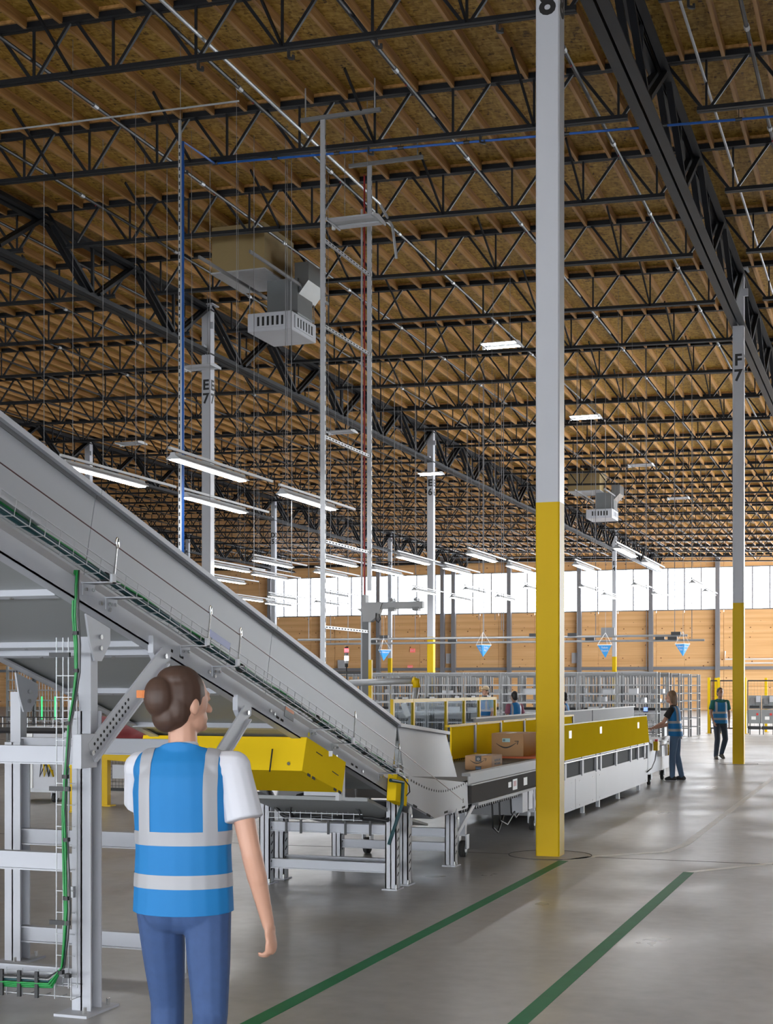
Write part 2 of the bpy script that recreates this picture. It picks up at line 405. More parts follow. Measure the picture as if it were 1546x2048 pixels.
# windows between the posts, each with mullions and panes
M_pane = mat_pane('window_pane', (0.97, 0.98, 1.0), 0.03)
M_gridl = mat('pane_rib', (0.55, 0.57, 0.6), 0.6)
for i in range(len(PX) - 1):
    a, b = PX[i], PX[i+1]
    fr = MB(); fr.bx(a, b, WALLY - .03, WALLY + .1, ZB, ZB + .09); fr.bx(a, b, WALLY - .03, WALLY + .1, ZT - .07, ZT)
    win = fr.build('window_%d' % (i + 1), M_post); tag(win, kind='structure')
    nm = 3 if b - a < 4.6 else 4
    for j in range(nm):
        xa, xb = a + (b - a) * j / nm, a + (b - a) * (j + 1) / nm
        if j: q = MB(); q.bx(xa - .045, xa + .045, WALLY - .05, WALLY + .1, ZB + .09, ZT - .07); q.build('mullion', M_post, win)
        q = MB(); q.bx(xa + .045, xb - .045, WALLY + .03, WALLY + .05, ZB + .09, ZT - .07); pane = q.build('pane', M_pane, win)
        rb = MB()
        for t in range(1, 6):
            z = ZB + (ZT - ZB) * t / 6; rb.bx(xa + .045, xb - .045, WALLY + .02, WALLY + .028, z - .008, z + .008)
        rb.build('rib', M_gridl, pane)
# walls outside the view: near part of the right side and behind the photographer, openings and pale colour shaped for the light
def plain_wall(name, x0, x1, y0, y1, z0, z1):
    q = MB(); q.bx(x0, x1, y0, y1, z0, z1); return tag(q.build(name, mat('white_wall_panel', (0.6, 0.61, 0.63), 0.7)), kind='structure')
plain_wall('wall_right', XR, XR + .3, Y0, 44, 0.0, 12.0)
plain_wall('wall_left', XL - .3, XL, Y0, WALLY, 0.0, 14.0)
plain_wall('wall_front', XL, XR, Y0 - .3, Y0, 3.0, 14.0)
# ------------------------------------------------------------------ columns
def column(k, row, digit, label, letters=True, w=0.25):
    X = LX[k]; Y = ROW8 + BAY * row; h = w / 2; ch = 0.014; top = zr(X) - 0.24
    t = thing('steel_column', label, 'column', (X, Y, 0), 'columns on the building grid')
    def sq(e): a = h + e; return [(-a+ch, -a), (a-ch, -a), (a, -a+ch), (a, a-ch), (a-ch, a), (-a+ch, a), (-a, a-ch), (-a, -a+ch)]
    def pr(e, z0, z1): m = MB(); m.prism([(X+u, Y+v) for u, v in sq(e)], 'z', z0, z1); return m
    pr(0, 3.66, top).build('shaft', M_white, t); pr(0.0008, 0.0, 3.66).build('yellow_base', M_yel, t)
    m = MB(); m.bx(X-.22, X+.22, Y-.2, Y+.2, top, top+.03); m.bx(X-.03, X+.03, Y-.3, Y+.3, top-1.25, top-1.05); m.bx(X+.1, X+.22, Y-.16, Y-.1, top-.62, top-.45); m.build('cap_plate', M_white, t)
    if letters:
        for i, ch_ in enumerate((k, digit)):
            z = zr(X) - 2.30 - .35 * i
            text(ch_, 0.36, M_ink, t, facing((X, Y - h - .002, z), (1,0,0)), bold=.011)
            text(ch_, 0.36, M_ink, t, facing((X + h + .002, Y, z), (0,1,0)), bold=.011)
    d = MB(); n = 28; R = .43
    d.prism([(X + R*math.cos(2*math.pi*i/n), Y + R*math.sin(2*math.pi*i/n)) for i in range(n)], 'z', 0, .002); d.build('pad', M_pad, floor)
    r = MB(); r.ring((X, Y, .001), (0,0,1), R, .006, 28, 4); r.build('pad_joint', M_joint, floor)
    return t
column('F', 0, '8', 'white steel column with yellow foot nearest the camera, marked 8')
column('F', 1, '7', 'white column with yellow foot marked F 7 beside the walking man')
column('E', 1, '7', 'white column marked E 7 rising behind the inclined conveyor')
column('E', 2, '6', 'white column with yellow foot marked E 6 in front of the window band')
column('E', 3, '5', 'white column mostly hidden behind the nearest column marked 8', False)
column('E', 4, '4', 'slim far white column marked E 4 in front of the timber wall')
column('D', 2, '6', 'white column just above the top edge of the inclined conveyor at far left')
column('D', 3, '5', 'white column marked D 5 at the left end of the window band')
column('D', 4, '4', 'far white column with yellow foot behind the jib crane arm')
column('C', 4, '4', 'far white column seen left of the column marked E 7', False)

# ------------------------------------------------------------------ sprinkler pipes and conduits under the roof
for i in range(22):
    X = -1.95 - 2.55 * i; z = zr(X) - 0.62
    ya = 12.0
    t = thing('sprinkler_pipe', 'black sprinkler pipe along the roof, %s one left of the top right corner' % ORD[i], 'pipe', (X, ya, z), 'sprinkler pipes under the roof')
    m = MB(); m.tube((X, ya, z), (X, WALLY - 3, z), 0.03, 7); m.build('pipe', mat('sprinkler_pipe_paint', (0.022, 0.022, 0.026), 0.4, spec=0.3), t)
    y = ROW8 + JS - 2.0
    while y < 46 and i < 9:
        c = MB(); c.tube((X, y - .06, z), (X, y + .06, z), 0.042, 7); c.build('coupling', M_galv, t)
        h = MB(); h.tube((X, y + .5, z - .05), (X, y + .5, z), .012, 5); h.build('sprinkler_head', M_red, t); y += JS
def conduit(pts, r, m, label, name='conduit', cat='conduit', n=7):
    q = MB(); q.path(pts, r, n); o = q.build(name, m, origin=pts[0]); return tag(o, label, cat)
X = -9.3
conduit([(X, 12, 10.95), (X, 26.0, 10.95), (X + .15, 26.3, 10.6), (X + .2, 26.4, 10.0)], .028, M_galv, 'silver conduit crossing the top left roof diagonally')
conduit([(-2.75, 12, 10.95), (-2.75, 45, 10.95)], .022, M_galv, 'thin bright conduit right of the big girder near the top edge')
conduit([(-14, 18.9, 10.25), (-8.9, 18.9, 10.15)], .014, M_galv, 'thin conduit hung below the nearest joist at upper left')
# small hooks on the joist bottom chords
hk = 0
for (jr, xs_) in ((1, (-5.0, -6.7, -8.0, -9.4)), (2, (-5.0, -6.3, -8.2, -11.6)), (0, (-2.5, -1.6))):
    for X in xs_:
        y = ROW8 + JS * (jr if jr else 1); z = zr(X) - .95; hk += 1
        m = MB(); m.bar((X, y, z), (X, y, z - .12), .03, .05); m.bar((X, y, z - .12), (X + .07, y, z - .14), .05, .03); m.bar((X+.07, y, z - .15), (X + .07, y, z - .09), .03, .04)
        o = m.build('beam_clamp', M_bplas, origin=(X, y, z)); tag(o, 'black clamp hook under a joist bottom chord, %s of its kind' % ORD[hk-1], 'clamp', 'beam clamps')

# blue air line: across under the second joist, then a drop with a strut
yb = ROW8 + 2 * JS
p0 = atY(430, 327, yb); p1 = atY(1546, 233, yb); p1 = p0 + (p1 - p0) * 1.1
pv = atX(366, 283, p0.x)
t = thing('air_line', 'bright blue compressed air pipe along the roof with a long vertical drop', 'pipe', (p0.x, p0.y, p0.z))
m = MB(); m.tube(p0, p1, .021, 8); m.build('cross_pipe', M_blue, t, True)
m = MB(); m.path([p0, pv, (pv.x, pv.y, 1.2)], .021, 8); m.build('drop_pipe', M_blue, t, True)
for u in (0.0, .11, .22, .33, .44, .6, .75, .86):
    a = p0 + (p1 - p0) * u; q = MB(); q.tube(a - Vector((.05,0,0)), a + Vector((.05,0,0)), .03, 8); q.tube(a, a + Vector((0,0,.16)), .006, 5); q.build('clamp', M_bplas, t)
m = MB(); m.bx(pv.x - .075, pv.x - .035, pv.y - .02, pv.y + .02, 1.2, pv.z + .35); so = m.build('strut', M_galv, t)
m = MB(); z = 2.5
while z < pv.z: m.bx(pv.x - .065, pv.x - .045, pv.y - .0215, pv.y - .0195, z, z + .06); z += .12
tag(m.build('strut_slots', M_dark, so), kind='stuff')

# two hanging strut masts with a red pipe
XM, Y1m, Y2m = -8.8, 21.85, 24.05
def strut(x, y, z0, z1, label):
    t = thing('strut_mast', label, 'strut', (x, y, z0), 'galvanised strut masts')
    m = MB(); m.bx(x-.04, x+.04, y-.004, y+.04, z0, z1); m.build('channel', M_galv, t)
    s_ = MB(); z = z0 + .2
    while z < z1 - .3: s_.bx(x + .0395, x + .0415, y + .008, y + .026, z, z + .07); z += .16
    tag(s_.build('slot_row', M_dark, t), kind='stuff')
    h = MB(); h.bx(x - .38, x + 1.0, y - .03, y + .03, z1 - .04, z1 + .02); h.build('head_bar', M_machd, t)
    for dx in (-.3, .9): q = MB(); q.tube((x+dx, y, z1), (x+dx, y, zr(x) - .1), .012, 5); q.build('hanger_rod', M_galv, t)
    return t
strut(XM, Y1m, 1.0, 11.0, 'tall galvanised strut mast left of the red pipe')
strut(XM, Y2m, 3.45, 11.0, 'tall galvanised strut mast right beside the red pipe')
XP = XM - .09
t = thing('red_pipe', 'thin dark red vertical pipe between two galvanised strut masts', 'pipe', (XP, Y2m, 1.0))
m = MB(); m.tube((XP, Y2m, 1.0), (XP, Y2m, 10.8), .016, 8); m.build('pipe', M_red, t)
m = MB(); m.tube((XP - .05, Y2m, 1.0), (XP - .05, Y2m, 10.2), .018, 8); m.build('grey_conduit', M_galv, t)
for i, z in enumerate((2.7, 4.1, 5.8, 7.6, 9.0)):
    t = thing('strut_brace', 'galvanised horizontal strut joining the two masts, %s from below' % ORD[i], 'strut', (XM, Y1m, z), 'braces between the masts')
    m = MB(); m.bx(XM - .02, XM + .02, Y1m, Y2m, z, z + .05); m.build('channel', M_galv, t)
    q = MB(); y = Y1m + .1
    while y < Y2m - .1: q.bx(XM + .0195, XM + .0212, y, y + .07, z + .015, z + .035); y += .14
    tag(q.build('slot_row', M_dark, t), kind='stuff')

# ------------------------------------------------------------------ lamps
def wire(m, x, y, z0, z1, r=.004): m.tube((x, y, z0), (x, y, z1), r, 4)
def strip_light(x, y, z, label, lit=True):
    L = 2.44
    t = thing('strip_light', label, 'lamp', (x, y, z), 'suspended strip lights')
    h = MB(); h.prism([(x-.035, z+.10), (x+.035, z+.10), (x+.045, z+.06), (x+.11, z+.012), (x+.11, z), (x-.11, z), (x-.11, z+.012), (x-.045, z+.06)], 'y', y, y + L); h.build('housing', M_house, t)
    q = MB(); q.bx(x-.06, x+.06, y + .02, y + L - .02, z - .012, z - .0005); q.build('tube', M_tube if lit else M_shine, t)
    r = MB(); r.bx(x-.02, x+.02, y - .1, y + 3.6, z + .13, z + .17); r.build('rail', M_house, t)
    for dy in (.25, L - .25): w = MB(); wire(w, x, y + dy, z + .17, zr(x) - .02); w.build('hanger_wire', M_wire, t)
near4 = [(128, 932, 'long lit strip light just above the conveyor edge, leftmost'), (345, 918, 'long lit strip light crossing the column marked E 7, upper one'),
         (370, 995, 'long lit strip light below and right of the blue drop pipe'), (563, 988, 'lit strip light right of the column marked E 7, left of the tall masts')]
for x, y, lb in near4:
    p = atZ(x, y, 5.1); strip_light(p.x, p.y, 5.1, lb)
far_px = [(422,1131),(509,1121),(645,1119),(797,1114),(507,1149),(632,1144),(746,1139),(890,1136.5),(938,1108),(1017.5,1132),(1150.6,1130),(1233,1097),(1288,1125),
          (538.5,1193),(533,1207),(645,1187),(632,1205),(827.6,1180.5),(903,1195),(931,1179),(995,1194),(1051,1175),(1162,1174),(1208,1190),(1268,1170),(1308,1187.6),(1384,1166),(1410,1183),
          (420,1157),(470,1196)]
rows = sorted(far_px, key=lambda q: (q[1] > 1165, q[0]))
ia = ib = 0
for x, y in rows:
    p = atZ(x, y, 5.1)
    if y < 1165: ia += 1; lb = 'far suspended strip light in the upper cluster, %s from the left' % ORD[ia-1]
    else: ib += 1; lb = 'distant strip light against the window band, %s from the left' % ORD[ib-1]
    strip_light(p.x, p.y, 5.1, lb)

def high_bay(px, py, lit, label, z=9.5, w=.82, l=.62, pos=None):
    p = atZ(px, py, z) if pos is None else Vector((*pos, z)); x, y = p.x, p.y
    t = thing('high_bay_lamp', label, 'lamp', (x, y, z), 'high bay panel lamps')
    for s in (-1, 1): m = MB(); m.prism([(y - l/2, z + .0), (y + l/2, z), (y + l/2, z + .05), (y, z + .09), (y - l/2, z + .05)], 'x', x + s*w/2 - .012, x + s*w/2 + .012); m.build('end_plate', M_house, t)
    b = MB(); b.bx(x - w/2, x + w/2, y - .09, y + .09, z + .03, z + .08); b.build('driver_box', M_house, t)
    for s in (-1, 1):
        m = MB(); m.bx(x - w/2 + .02, x + w/2 - .02, y + s * .2 - .09, y + s * .2 + .09, z + .02, z + .035); q = m.build('reflector', M_house, t)
        e = MB(); e.bx(x - w/2 + .04, x + w/2 - .04, y + s * .2 - .075, y + s * .2 + .075, z + .012, z + .019); e.build('diffuser', M_bay if lit else M_white, q)
    sn = MB(); sn.tube((x - w/2 - .05, y + .15, z - .02), (x - w/2 - .05, y + .15, z + .06), .035, 8); sn.build('sensor', M_shine, t)
    for dx in (-.2, .2): wr = MB(); wire(wr, x + dx, y, z + .08, zr(x) - .02, .005); wr.build('hanger_wire', M_wire, t)
high_bay(712, 446, False, 'unlit white panel lamp near the top centre, in front of the masts')
high_bay(1003, 692, True, 'lit panel lamp just left of the nearest column')
high_bay(1171, 836, True, 'lit panel lamp just right of the nearest column')
high_bay(862, 949, True, 'lit panel lamp at the top of the column marked E 6')
high_bay(400, 737, False, 'unlit panel lamp in front of the column marked E 7')
high_bay(262, 889, False, 'unlit panel lamp over the inclined conveyor at far left')
high_bay(683, 866, False, 'unlit panel lamp between the two galvanised masts')
high_bay(1282, 932, False, 'unlit far panel lamp between columns 8 and F 7')
high_bay(1357, 998, False, 'distant unlit panel lamp left of the column marked F 7')

k = 0
for y in (-3.5, 2.5, 8.5):                                # unseen lamps added above and behind the photographer to light the near floor
    for x in (5.5, -0.5, -6.5, -12.5):
        k += 1; high_bay(0, 0, True, 'unseen panel lamp added above and behind the photographer to light the near floor, %s' % ORD[k-1], pos=(x, y))

# ------------------------------------------------------------------ roof ventilation units
M_alum = mat('duct_sheet', (0.20, 0.21, 0.215), 0.35, 0.7, var=0.15, vscale=2)
def vent_unit(px, py, ztop, lx, ly, hgt, label, k=1.0):
    kk = (CAMH - ztop) / (py - YH); p = cw((px - CX) * kk, FPX * kk, ztop); x, y = p.x, p.y
    t = thing('ceiling_diffuser', label, 'air vent', (x, y, ztop), 'roof ventilation units')
    b = MB(); b.bx(x, x + lx, y, y + ly, ztop - hgt, ztop); b.build('box', M_white, t, bevel=.012)
    for face in ('front', 'right'):
        L = lx if face == 'front' else ly
        fr = MB(); pk = MB()
        u0, u1, z0, z1 = L * .17, L * .83, ztop - hgt * .72, ztop - hgt * .22
        def put(mb, a, c, z0_, z1_, d0, d1):
            if face == 'front': mb.bx(x + a, x + c, y - d1, y - d0, z0_, z1_)
            else: mb.bx(x + lx + d0, x + lx + d1, y + a, y + c, z0_, z1_)
        put(fr, u0 - .05, u1 + .05, z1, z1 + .04, 0, .02); put(fr, u0 - .05, u1 + .05, z0 - .04, z0, 0, .02); put(fr, u0 - .05, u0, z0, z1, 0, .02); put(fr, u1, u1 + .05, z0, z1, 0, .02)
        put(pk, u0, u1, z0, z1, -.002, .002)
        fo = fr.build('grille_frame', M_white, t); pk.build('grille_recess', M_dark, fo)
        for j in range(6):
            v = MB(); a = u0 + (u1 - u0) * j / 6; put(v, a, a + (u1 - u0) / 12, z0, z1, .001, .014); v.build('vane', M_white, fo)
    zp = ztop + .78
    d = MB(); d.bx(x + lx * .30, x + lx * 1.0, y + ly * .25, y + ly * .85, ztop, zp); d.build('duct', M_alum, t)
    d = MB(); d.bx(x + lx * .27, x + lx * 1.03, y + ly * .21, y + ly * .89, ztop + .02, ztop + .07); d.build('duct_flange', M_alum, t)
    d = MB(); d.prism([(x + lx * .98, zp - .35), (x + lx * 1.22, zp - .05), (x + lx * 1.22, zp + .35), (x + lx * .9, zp + .35), (x + lx * .9, zp - .35)], 'y', y + ly * .3, y + ly * 1.0); d.build('duct_elbow', M_alum, t)
    r = MB(); r.bx(x - lx * .62, x + lx * .62, y - .5, y + ly * .8, zp, zp + .03); r.build('plenum_floor', M_galv, t)
    r = MB(); r.bx(x - lx * .6, x + lx * .6, y - .48, y + ly * .78, zp + .03, zr(x) - .17); r.build('plenum', mat('plenum_tan', (0.30, 0.22, 0.10), 0.5, .3), t)
    for dx in (-.05, lx + .05):
        r = MB(); r.bar((x + dx, y - 2.2, ztop + .62), (x + dx, y + ly + .6, ztop + .62), .04, .06); r.build('support_strut', M_machd, t)
    for dx in (.03, lx - .03):
        for dy in (.05, ly - .05): rd = MB(); rd.tube((x + dx, y + dy, ztop), (x + dx, y + dy, ztop + .62), .01, 5); rd.build('hanger_rod', M_galv, t)
vent_unit(495, 628, 9.78, 1.02, 1.4, .40, 'white box air diffuser under a metal duct near the column marked E 7')
vent_unit(1172, 1019, 9.85, 1.2, 1.5, .42, 'small far white box air diffuser right of the nearest column')

# thin rods and cables hanging from the roof
rod_px = [(88, 300, 930), (206, 380, 930), (290, 640, 960), (334, 250, 930), (420, 380, 1000), (508, 660, 1160), (571, 560, 980), (583, 690, 1150), (958, 860, 1240), (990, 940, 1240), (1003, 930, 1260),
          (1252, 1040, 1170), (1293, 1080, 1340), (1078, 1050, 1300), (696, 900, 1285)]
for i, (x, y0_, y1_) in enumerate(rod_px):
    d = 26 if i < 8 else 46
    a = atD(x, y1_, d)
    m = MB(); m.tube(a, (a.x, a.y, zr(a.x) - .02), .006 if i < 8 else .011, 5)
    o = m.build('drop_rod', M_wire, origin=a); tag(o, 'thin vertical rod hanging from the roof, %s from the left' % ORD[sorted(q[0] for q in rod_px).index(x)], 'rod', 'hanging rods')
# ------------------------------------------------------------------ inclined conveyor
XN, XF = -4.10, -5.33
AY, AZ = 6.0, 2.40; TY, TZ = 0.9645, -0.264                # channel bottom line, direction down the slope
def ic(s, h): return (AY + s * TY - h * TZ, AZ + s * TZ + h * TY)      # (Y, Z) of a point s along and h above the channel bottom
def ip(x, s, h): y, z = ic(s, h); return Vector((x, y, z))
S0, S1 = -2.7, 6.1
inc = thing('inclined_conveyor', 'large grey inclined conveyor with tall side guards, cable tray and yellow drive cover', 'conveyor', (XN, 9.0, 0))
M_guard = mat('guard_sheet', (0.38, 0.39, 0.42), 0.42, var=0.07, vscale=0.9, spec=0.3)
seams = [-2.7, -1.3, 0.85, 3.33, 6.13]
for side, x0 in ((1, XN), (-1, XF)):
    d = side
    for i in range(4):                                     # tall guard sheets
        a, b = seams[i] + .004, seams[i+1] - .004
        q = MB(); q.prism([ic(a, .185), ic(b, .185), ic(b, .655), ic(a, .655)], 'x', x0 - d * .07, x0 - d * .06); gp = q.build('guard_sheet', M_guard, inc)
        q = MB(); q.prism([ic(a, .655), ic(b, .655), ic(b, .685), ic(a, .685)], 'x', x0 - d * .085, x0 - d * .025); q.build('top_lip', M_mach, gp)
        q = MB(); q.prism([ic(a, .632), ic(b, .632), ic(b, .655), ic(a, .655)], 'x', x0 - d * .06, x0 - d * .052); q.build('lip_shade_strip', M_machd, gp)  # dark strip stands in for the shade under the top lip
    q = MB(); q.prism([ic(S0, 0), ic(S1, 0), ic(S1, .115), ic(S0, .115)], 'x', x0 - d * .012, x0); ch = q.build('side_channel', M_mach, inc)
    q = MB(); q.prism([ic(S0, 0), ic(S1, 0), ic(S1, .012), ic(S0, .012)], 'x', x0 - d * .07, x0); q.build('channel_flange', M_mach, ch)
    # sloping shoulder between channel and guard
    q = MB(); a0, a1 = ip(x0, S0, .115), ip(x0, S1, .115); b0, b1 = ip(x0 - d * .06, S0, .19), ip(x0 - d * .06, S1, .19)
    q.add([a0, a1, b1, b0, a0 - Vector((d*.012, 0, 0)), a1 - Vector((d*.012, 0, 0)), b1 - Vector((d*.012, 0, 0)), b0 - Vector((d*.012, 0, 0))], [(0,1,2,3),(7,6,5,4),(0,4,5,1),(1,5,6,2),(2,6,7,3),(3,7,4,0)])
    q.build('shoulder', M_mach, ch)
q = MB(); q.prism([ic(S0, .19), ic(S1, .19), ic(S1, .205), ic(S0, .205)], 'x', XF + .08, XN - .08); q.build('belt', M_bplas, inc)
q = MB(); q.prism([ic(S0, .03), ic(S1 - .2, .03), ic(S1 - .2, .045), ic(S0, .045)], 'x', XF + .02, XN - .02); pan = q.build('underside_pan', mat('pan_sheet', (0.30, 0.31, 0.31), 0.5), inc)
for s in (-1.2, -.35, .62, 1.55, 1.72, 2.6, 3.55, 4.5):      # cross ribs with bolts
    q = MB(); q.prism([ic(s, -.005), ic(s + .05, -.005), ic(s + .05, .03), ic(s, .03)], 'x', XF + .03, XN - .07); rb = q.build('cross_rib', M_mach, pan)
    for xx in (XN - .35, XN - .85): q = MB(); q.tube(ip(xx, s + .025, -.012), ip(xx, s + .025, -.004), .012, 6); q.build('bolt', M_chrome, rb)
q = MB(); q.prism([ic(4.0, -.01), ic(4.35, -.01), ic(4.35, .03), ic(4.0, .03)], 'x', XN - .5, XN - .02); q.build('tray_box', M_galv, inc)

# bolts and slots in the near channel
for s, h in ((-.62, .055), (-.55, .05), (.95, .06), (1.05, .055), (2.32, .06), (2.40, .055), (3.3, .06), (3.37, .055), (4.6, .03), (5.2, .04)):
    q = MB(); c0 = ip(XN, s, h); q.tube(c0, c0 + Vector((.014, 0, 0)), .013, 6); q.build('bolt', M_chrome, inc)
for s in (1.78, 1.92, 3.42, 3.5, 4.95, 5.05):
    q = MB(); q.prism([ic(s, .04), ic(s + .05, .04), ic(s + .05, .056), ic(s, .056)], 'x', XN, XN + .0015); q.build('slot', M_dark, inc)
q = MB(); q.prism([ic(3.55, .085), ic(3.72, .085), ic(3.72, .16), ic(3.55, .16)], 'x', XN + .001, XN + .004); lb = q.build('warning_plate', M_machd, inc)
q = MB(); q.prism([ic(3.56, .135), ic(3.71, .135), ic(3.71, .158), ic(3.56, .158)], 'x', XN + .004, XN + .0055); q.build('orange_stripe', mat('orange_print', (0.75, 0.2, 0.03), 0.5), lb)
q = MB(); q.prism([ic(4.02, .05), ic(4.05, .05), ic(4.05, .08), ic(4.02, .08)], 'x', XN, XN + .002); q.build('yellow_sticker', mat('sticker_yellow', (0.8, 0.7, 0.05), 0.5), inc)

# cable tray: wire basket with a bundle of cables
xt = XN + .10
tray = MB()
for h, dx in ((.135, -.035), (.135, .035), (.175, .045), (.215, .045)): tray.tube(ip(xt + dx, S0, h), ip(xt + dx, 5.95, h), .0032, 4)
to = tray.build('cable_tray', M_galv, inc)
cr = MB(); s = S0
while s < 5.9:
    cr.path([ip(xt - .035, s, .16), ip(xt - .035, s, .132), ip(xt + .045, s, .132), ip(xt + .045, s, .218)], .003, 4); s += .135
tag(cr.build('tray_wires', M_galv, to), kind='stuff')
M_teal = mat('teal_cable', (0.006, 0.05, 0.06), 0.45); M_gcab = mat('green_cable', (0.01, 0.24, 0.05), 0.42)
for i, (r, mm, dx, dh) in enumerate(((.017, M_teal, -.01, .155), (.014, M_teal, .018, .15), (.008, M_gcab, .0, .175))):
    q = MB(); N = 60
    q.path([ip(xt + dx + .006 * math.sin(k * .9 + i), S0 + (5.95 - S0) * k / N, dh + .004 * math.sin(k * 1.3 + 2 * i)) for k in range(N + 1)], r, 6); q.build('cable', mm, to, True)
for s in (.8, 2.0, 2.55, 3.9, 4.4, 4.95, 5.4): q = MB(); q.tube(ip(xt, s, .155), ip(xt, s + .03, .155), .03, 8); q.build('cable_tie', M_bplas, to)
q = MB(); q.prism([ic(1.98, .19), ic(2.28, .19), ic(2.28, .235), ic(1.98, .235)], 'x', xt + .048, xt + .05); q.build('blue_tag', mat('blue_tag', (0.03, 0.06, 0.3), 0.4), to)
# brackets with eye bolts carrying the pull cord
eyes = []
for n, (yy, eye) in enumerate(((6.78, 1), (7.02, 0), (7.9, 1), (8.33, 1), (9.95, 0), (10.4, 1), (11.45, 1), (5.0, 1), (4.1, 1))):
    s = (yy - AY) / TY
    br = MB(); a = ip(XN, s, .12)
    br.bx(XN, XN + .16, a.y - .07, a.y + .07, a.z, a.z + .006); br.bx(XN, XN + .006, a.y - .06, a.y + .06, a.z - .06, a.z)
    if eye: br.bx(XN + .145, XN + .16, a.y - .02, a.y + .02, a.z, a.z + .05)
    bo = br.build('tray_bracket', M_mach, inc)
    for dy in (-.035, .035): q = MB(); q.tube((XN + .006, a.y + dy, a.z - .03), (XN + .016, a.y + dy, a.z - .03), .01, 6); q.build('bolt', M_chrome, bo)
    if eye:
        e = Vector((XN + .15, a.y + .05, a.z + .22)); q = MB(); q.tube((XN + .15, a.y + .015, a.z + .03), e - Vector((0, .006, .028)), .005, 6); q.ring(e, (1, .25, 0), .028, .005, 14, 6); q.build('eye_bolt', M_chrome, bo); eyes.append(e - Vector((0, 0, .02)))
eyes.sort(key=lambda e: e.y)
eyes.append(Vector((XN + .10, 13.6, .64)))
q = MB(); q.path(eyes, .0035, 5); q.build('pull_cord', mat('cord_red_black', (0.07, 0.018, 0.018), 0.4), inc)
q = MB(); q.bar(ip(XN + .12, -.35, .2), ip(XN + .12, .1, .19), .03, .03); q.build('cord_spring', M_galv, inc)
q = MB(); q.ring(eyes[-1], (1, .2, 0), .02, .004, 12, 5); q.build('cord_ring', M_chrome, inc)

# drive cover
q = MB(); q.prism([(9.75, 1.385), (10.54, 1.165), (10.46, .935), (9.66, 1.145)], 'x', XF - .06, XN + .05); dc = q.build('drive_cover', M_ysheet, inc)
for (y0_, z0_, y1_, z1_) in ((9.93, 1.27, 10.05, 1.235), (10.25, 1.11, 10.38, 1.07)): q = MB(); q.bar((XN + .051, y0_, z0_), (XN + .051, y1_, z1_), .003, .006); q.build('score_slot', M_dark, dc)
for yy, zz in ((9.76, 1.115), (9.85, 1.088), (10.28, .975), (10.38, .948)): q = MB(); q.bar((XN + .051, yy, zz), (XN + .051, yy + .055, zz - .016), .003, .02); q.build('vent_slot', M_dark, dc)
q = MB(); q.bx(XN + .05, XN + .053, 10.18, 10.25, 1.225, 1.265); q.build('sticker', M_shine, dc)
q = MB(); q.prism([(9.64, 1.135), (9.69, 1.30), (9.685, 1.30), (9.635, 1.135)], 'x', XN - .2, XN - .19); q.build('panel_joint', M_dark, dc)
for xx in (XN - .06, XN - .5): q = MB(); q.tube((xx, 9.69, 1.2), (xx, 9.67, 1.195), .014, 6); q.build('bolt', M_chrome, dc)
q = MB(); q.bx(XN - .3, XN + .02, 10.53, 10.545, .9, 1.14); q.bx(XN - .01, XN + .02, 10.47, 10.60, .87, 1.15); q.build('drive_bracket', M_mach, inc)

# tail section
for x0, d in ((XN, 1), (XF, -1)):
    q = MB(); q.prism([(12.11, 1.40), (13.55, 1.295), (13.93, .85), (12.28, .95)], 'x', x0 - d * .07, x0 - d * .06); tg = q.build('tail_guard', M_guard, inc)
    q = MB(); q.prism([(12.08, 1.40), (13.56, 1.285), (13.56, 1.315), (12.08, 1.432)], 'x', x0 - d * .085, x0 - d * .02); q.build('top_lip', M_mach, tg)
    q = MB(); q.prism([(12.24, .955), (14.09, .785), (14.12, .53), (12.99, .52), (12.10, .75)], 'x', x0 - d * .012, x0); tp = q.build('tail_plate', M_guard, inc)
    if d == 1:
        for j in range(24):
            u = j / 23; y = 12.3 + 1.72 * u; z = .915 - .13 * u - .09 * math.sin(math.pi * u)
            q = MB(); q.tube((x0, y, z), (x0 + .0015, y, z), .012, 8); q.build('hole', M_dark, tp)
        for y, z, sl in ((12.35, .69, -.25), (12.75, .575, -.25), (13.3, .545, .02), (13.9, .545, .02)): q = MB(); q.bar((x0 + .001, y, z), (x0 + .001, y + .11, z + .11 * sl), .003, .02); q.build('slot', M_dark, tp)
q = MB(); q.prism([(12.10, .74), (12.99, .51), (14.12, .52), (14.12, .53), (12.99, .52), (12.1, .75)], 'x', XF, XN - .012); q.build('tail_bottom', M_mach, inc)
q = MB(); q.prism([(11.3, .80), (12.10, .60), (12.95, .45), (12.95, .47), (12.1, .63), (11.3, .83)], 'x', XF + .1, XN - .05); q.build('lower_pan', pan.data.materials[0], inc)
sw = MB(); sw.prism([(11.62, 1.02), (11.92, .95), (11.87, .72), (11.58, .79)], 'x', XN + .02, XN + .10); so_ = sw.build('switch_box', M_ysheet, inc)
q = MB(); q.path([(XN + .105, 11.75, .98), (XN + .12, 11.88, .90), (XN + .11, 11.93, .84), (XN + .10, 11.86, .81)], .006, 6); q.build('switch_cable', M_bplas, so_)
q = MB(); q.path([(xt, 11.45, .97), (xt + .04, 11.66, .94), (xt + .03, 11.66, .75), (xt - .02, 11.6, .55), (xt - .05, 11.55, .42)], .016, 7); q.build('drop_cable', M_teal, inc)

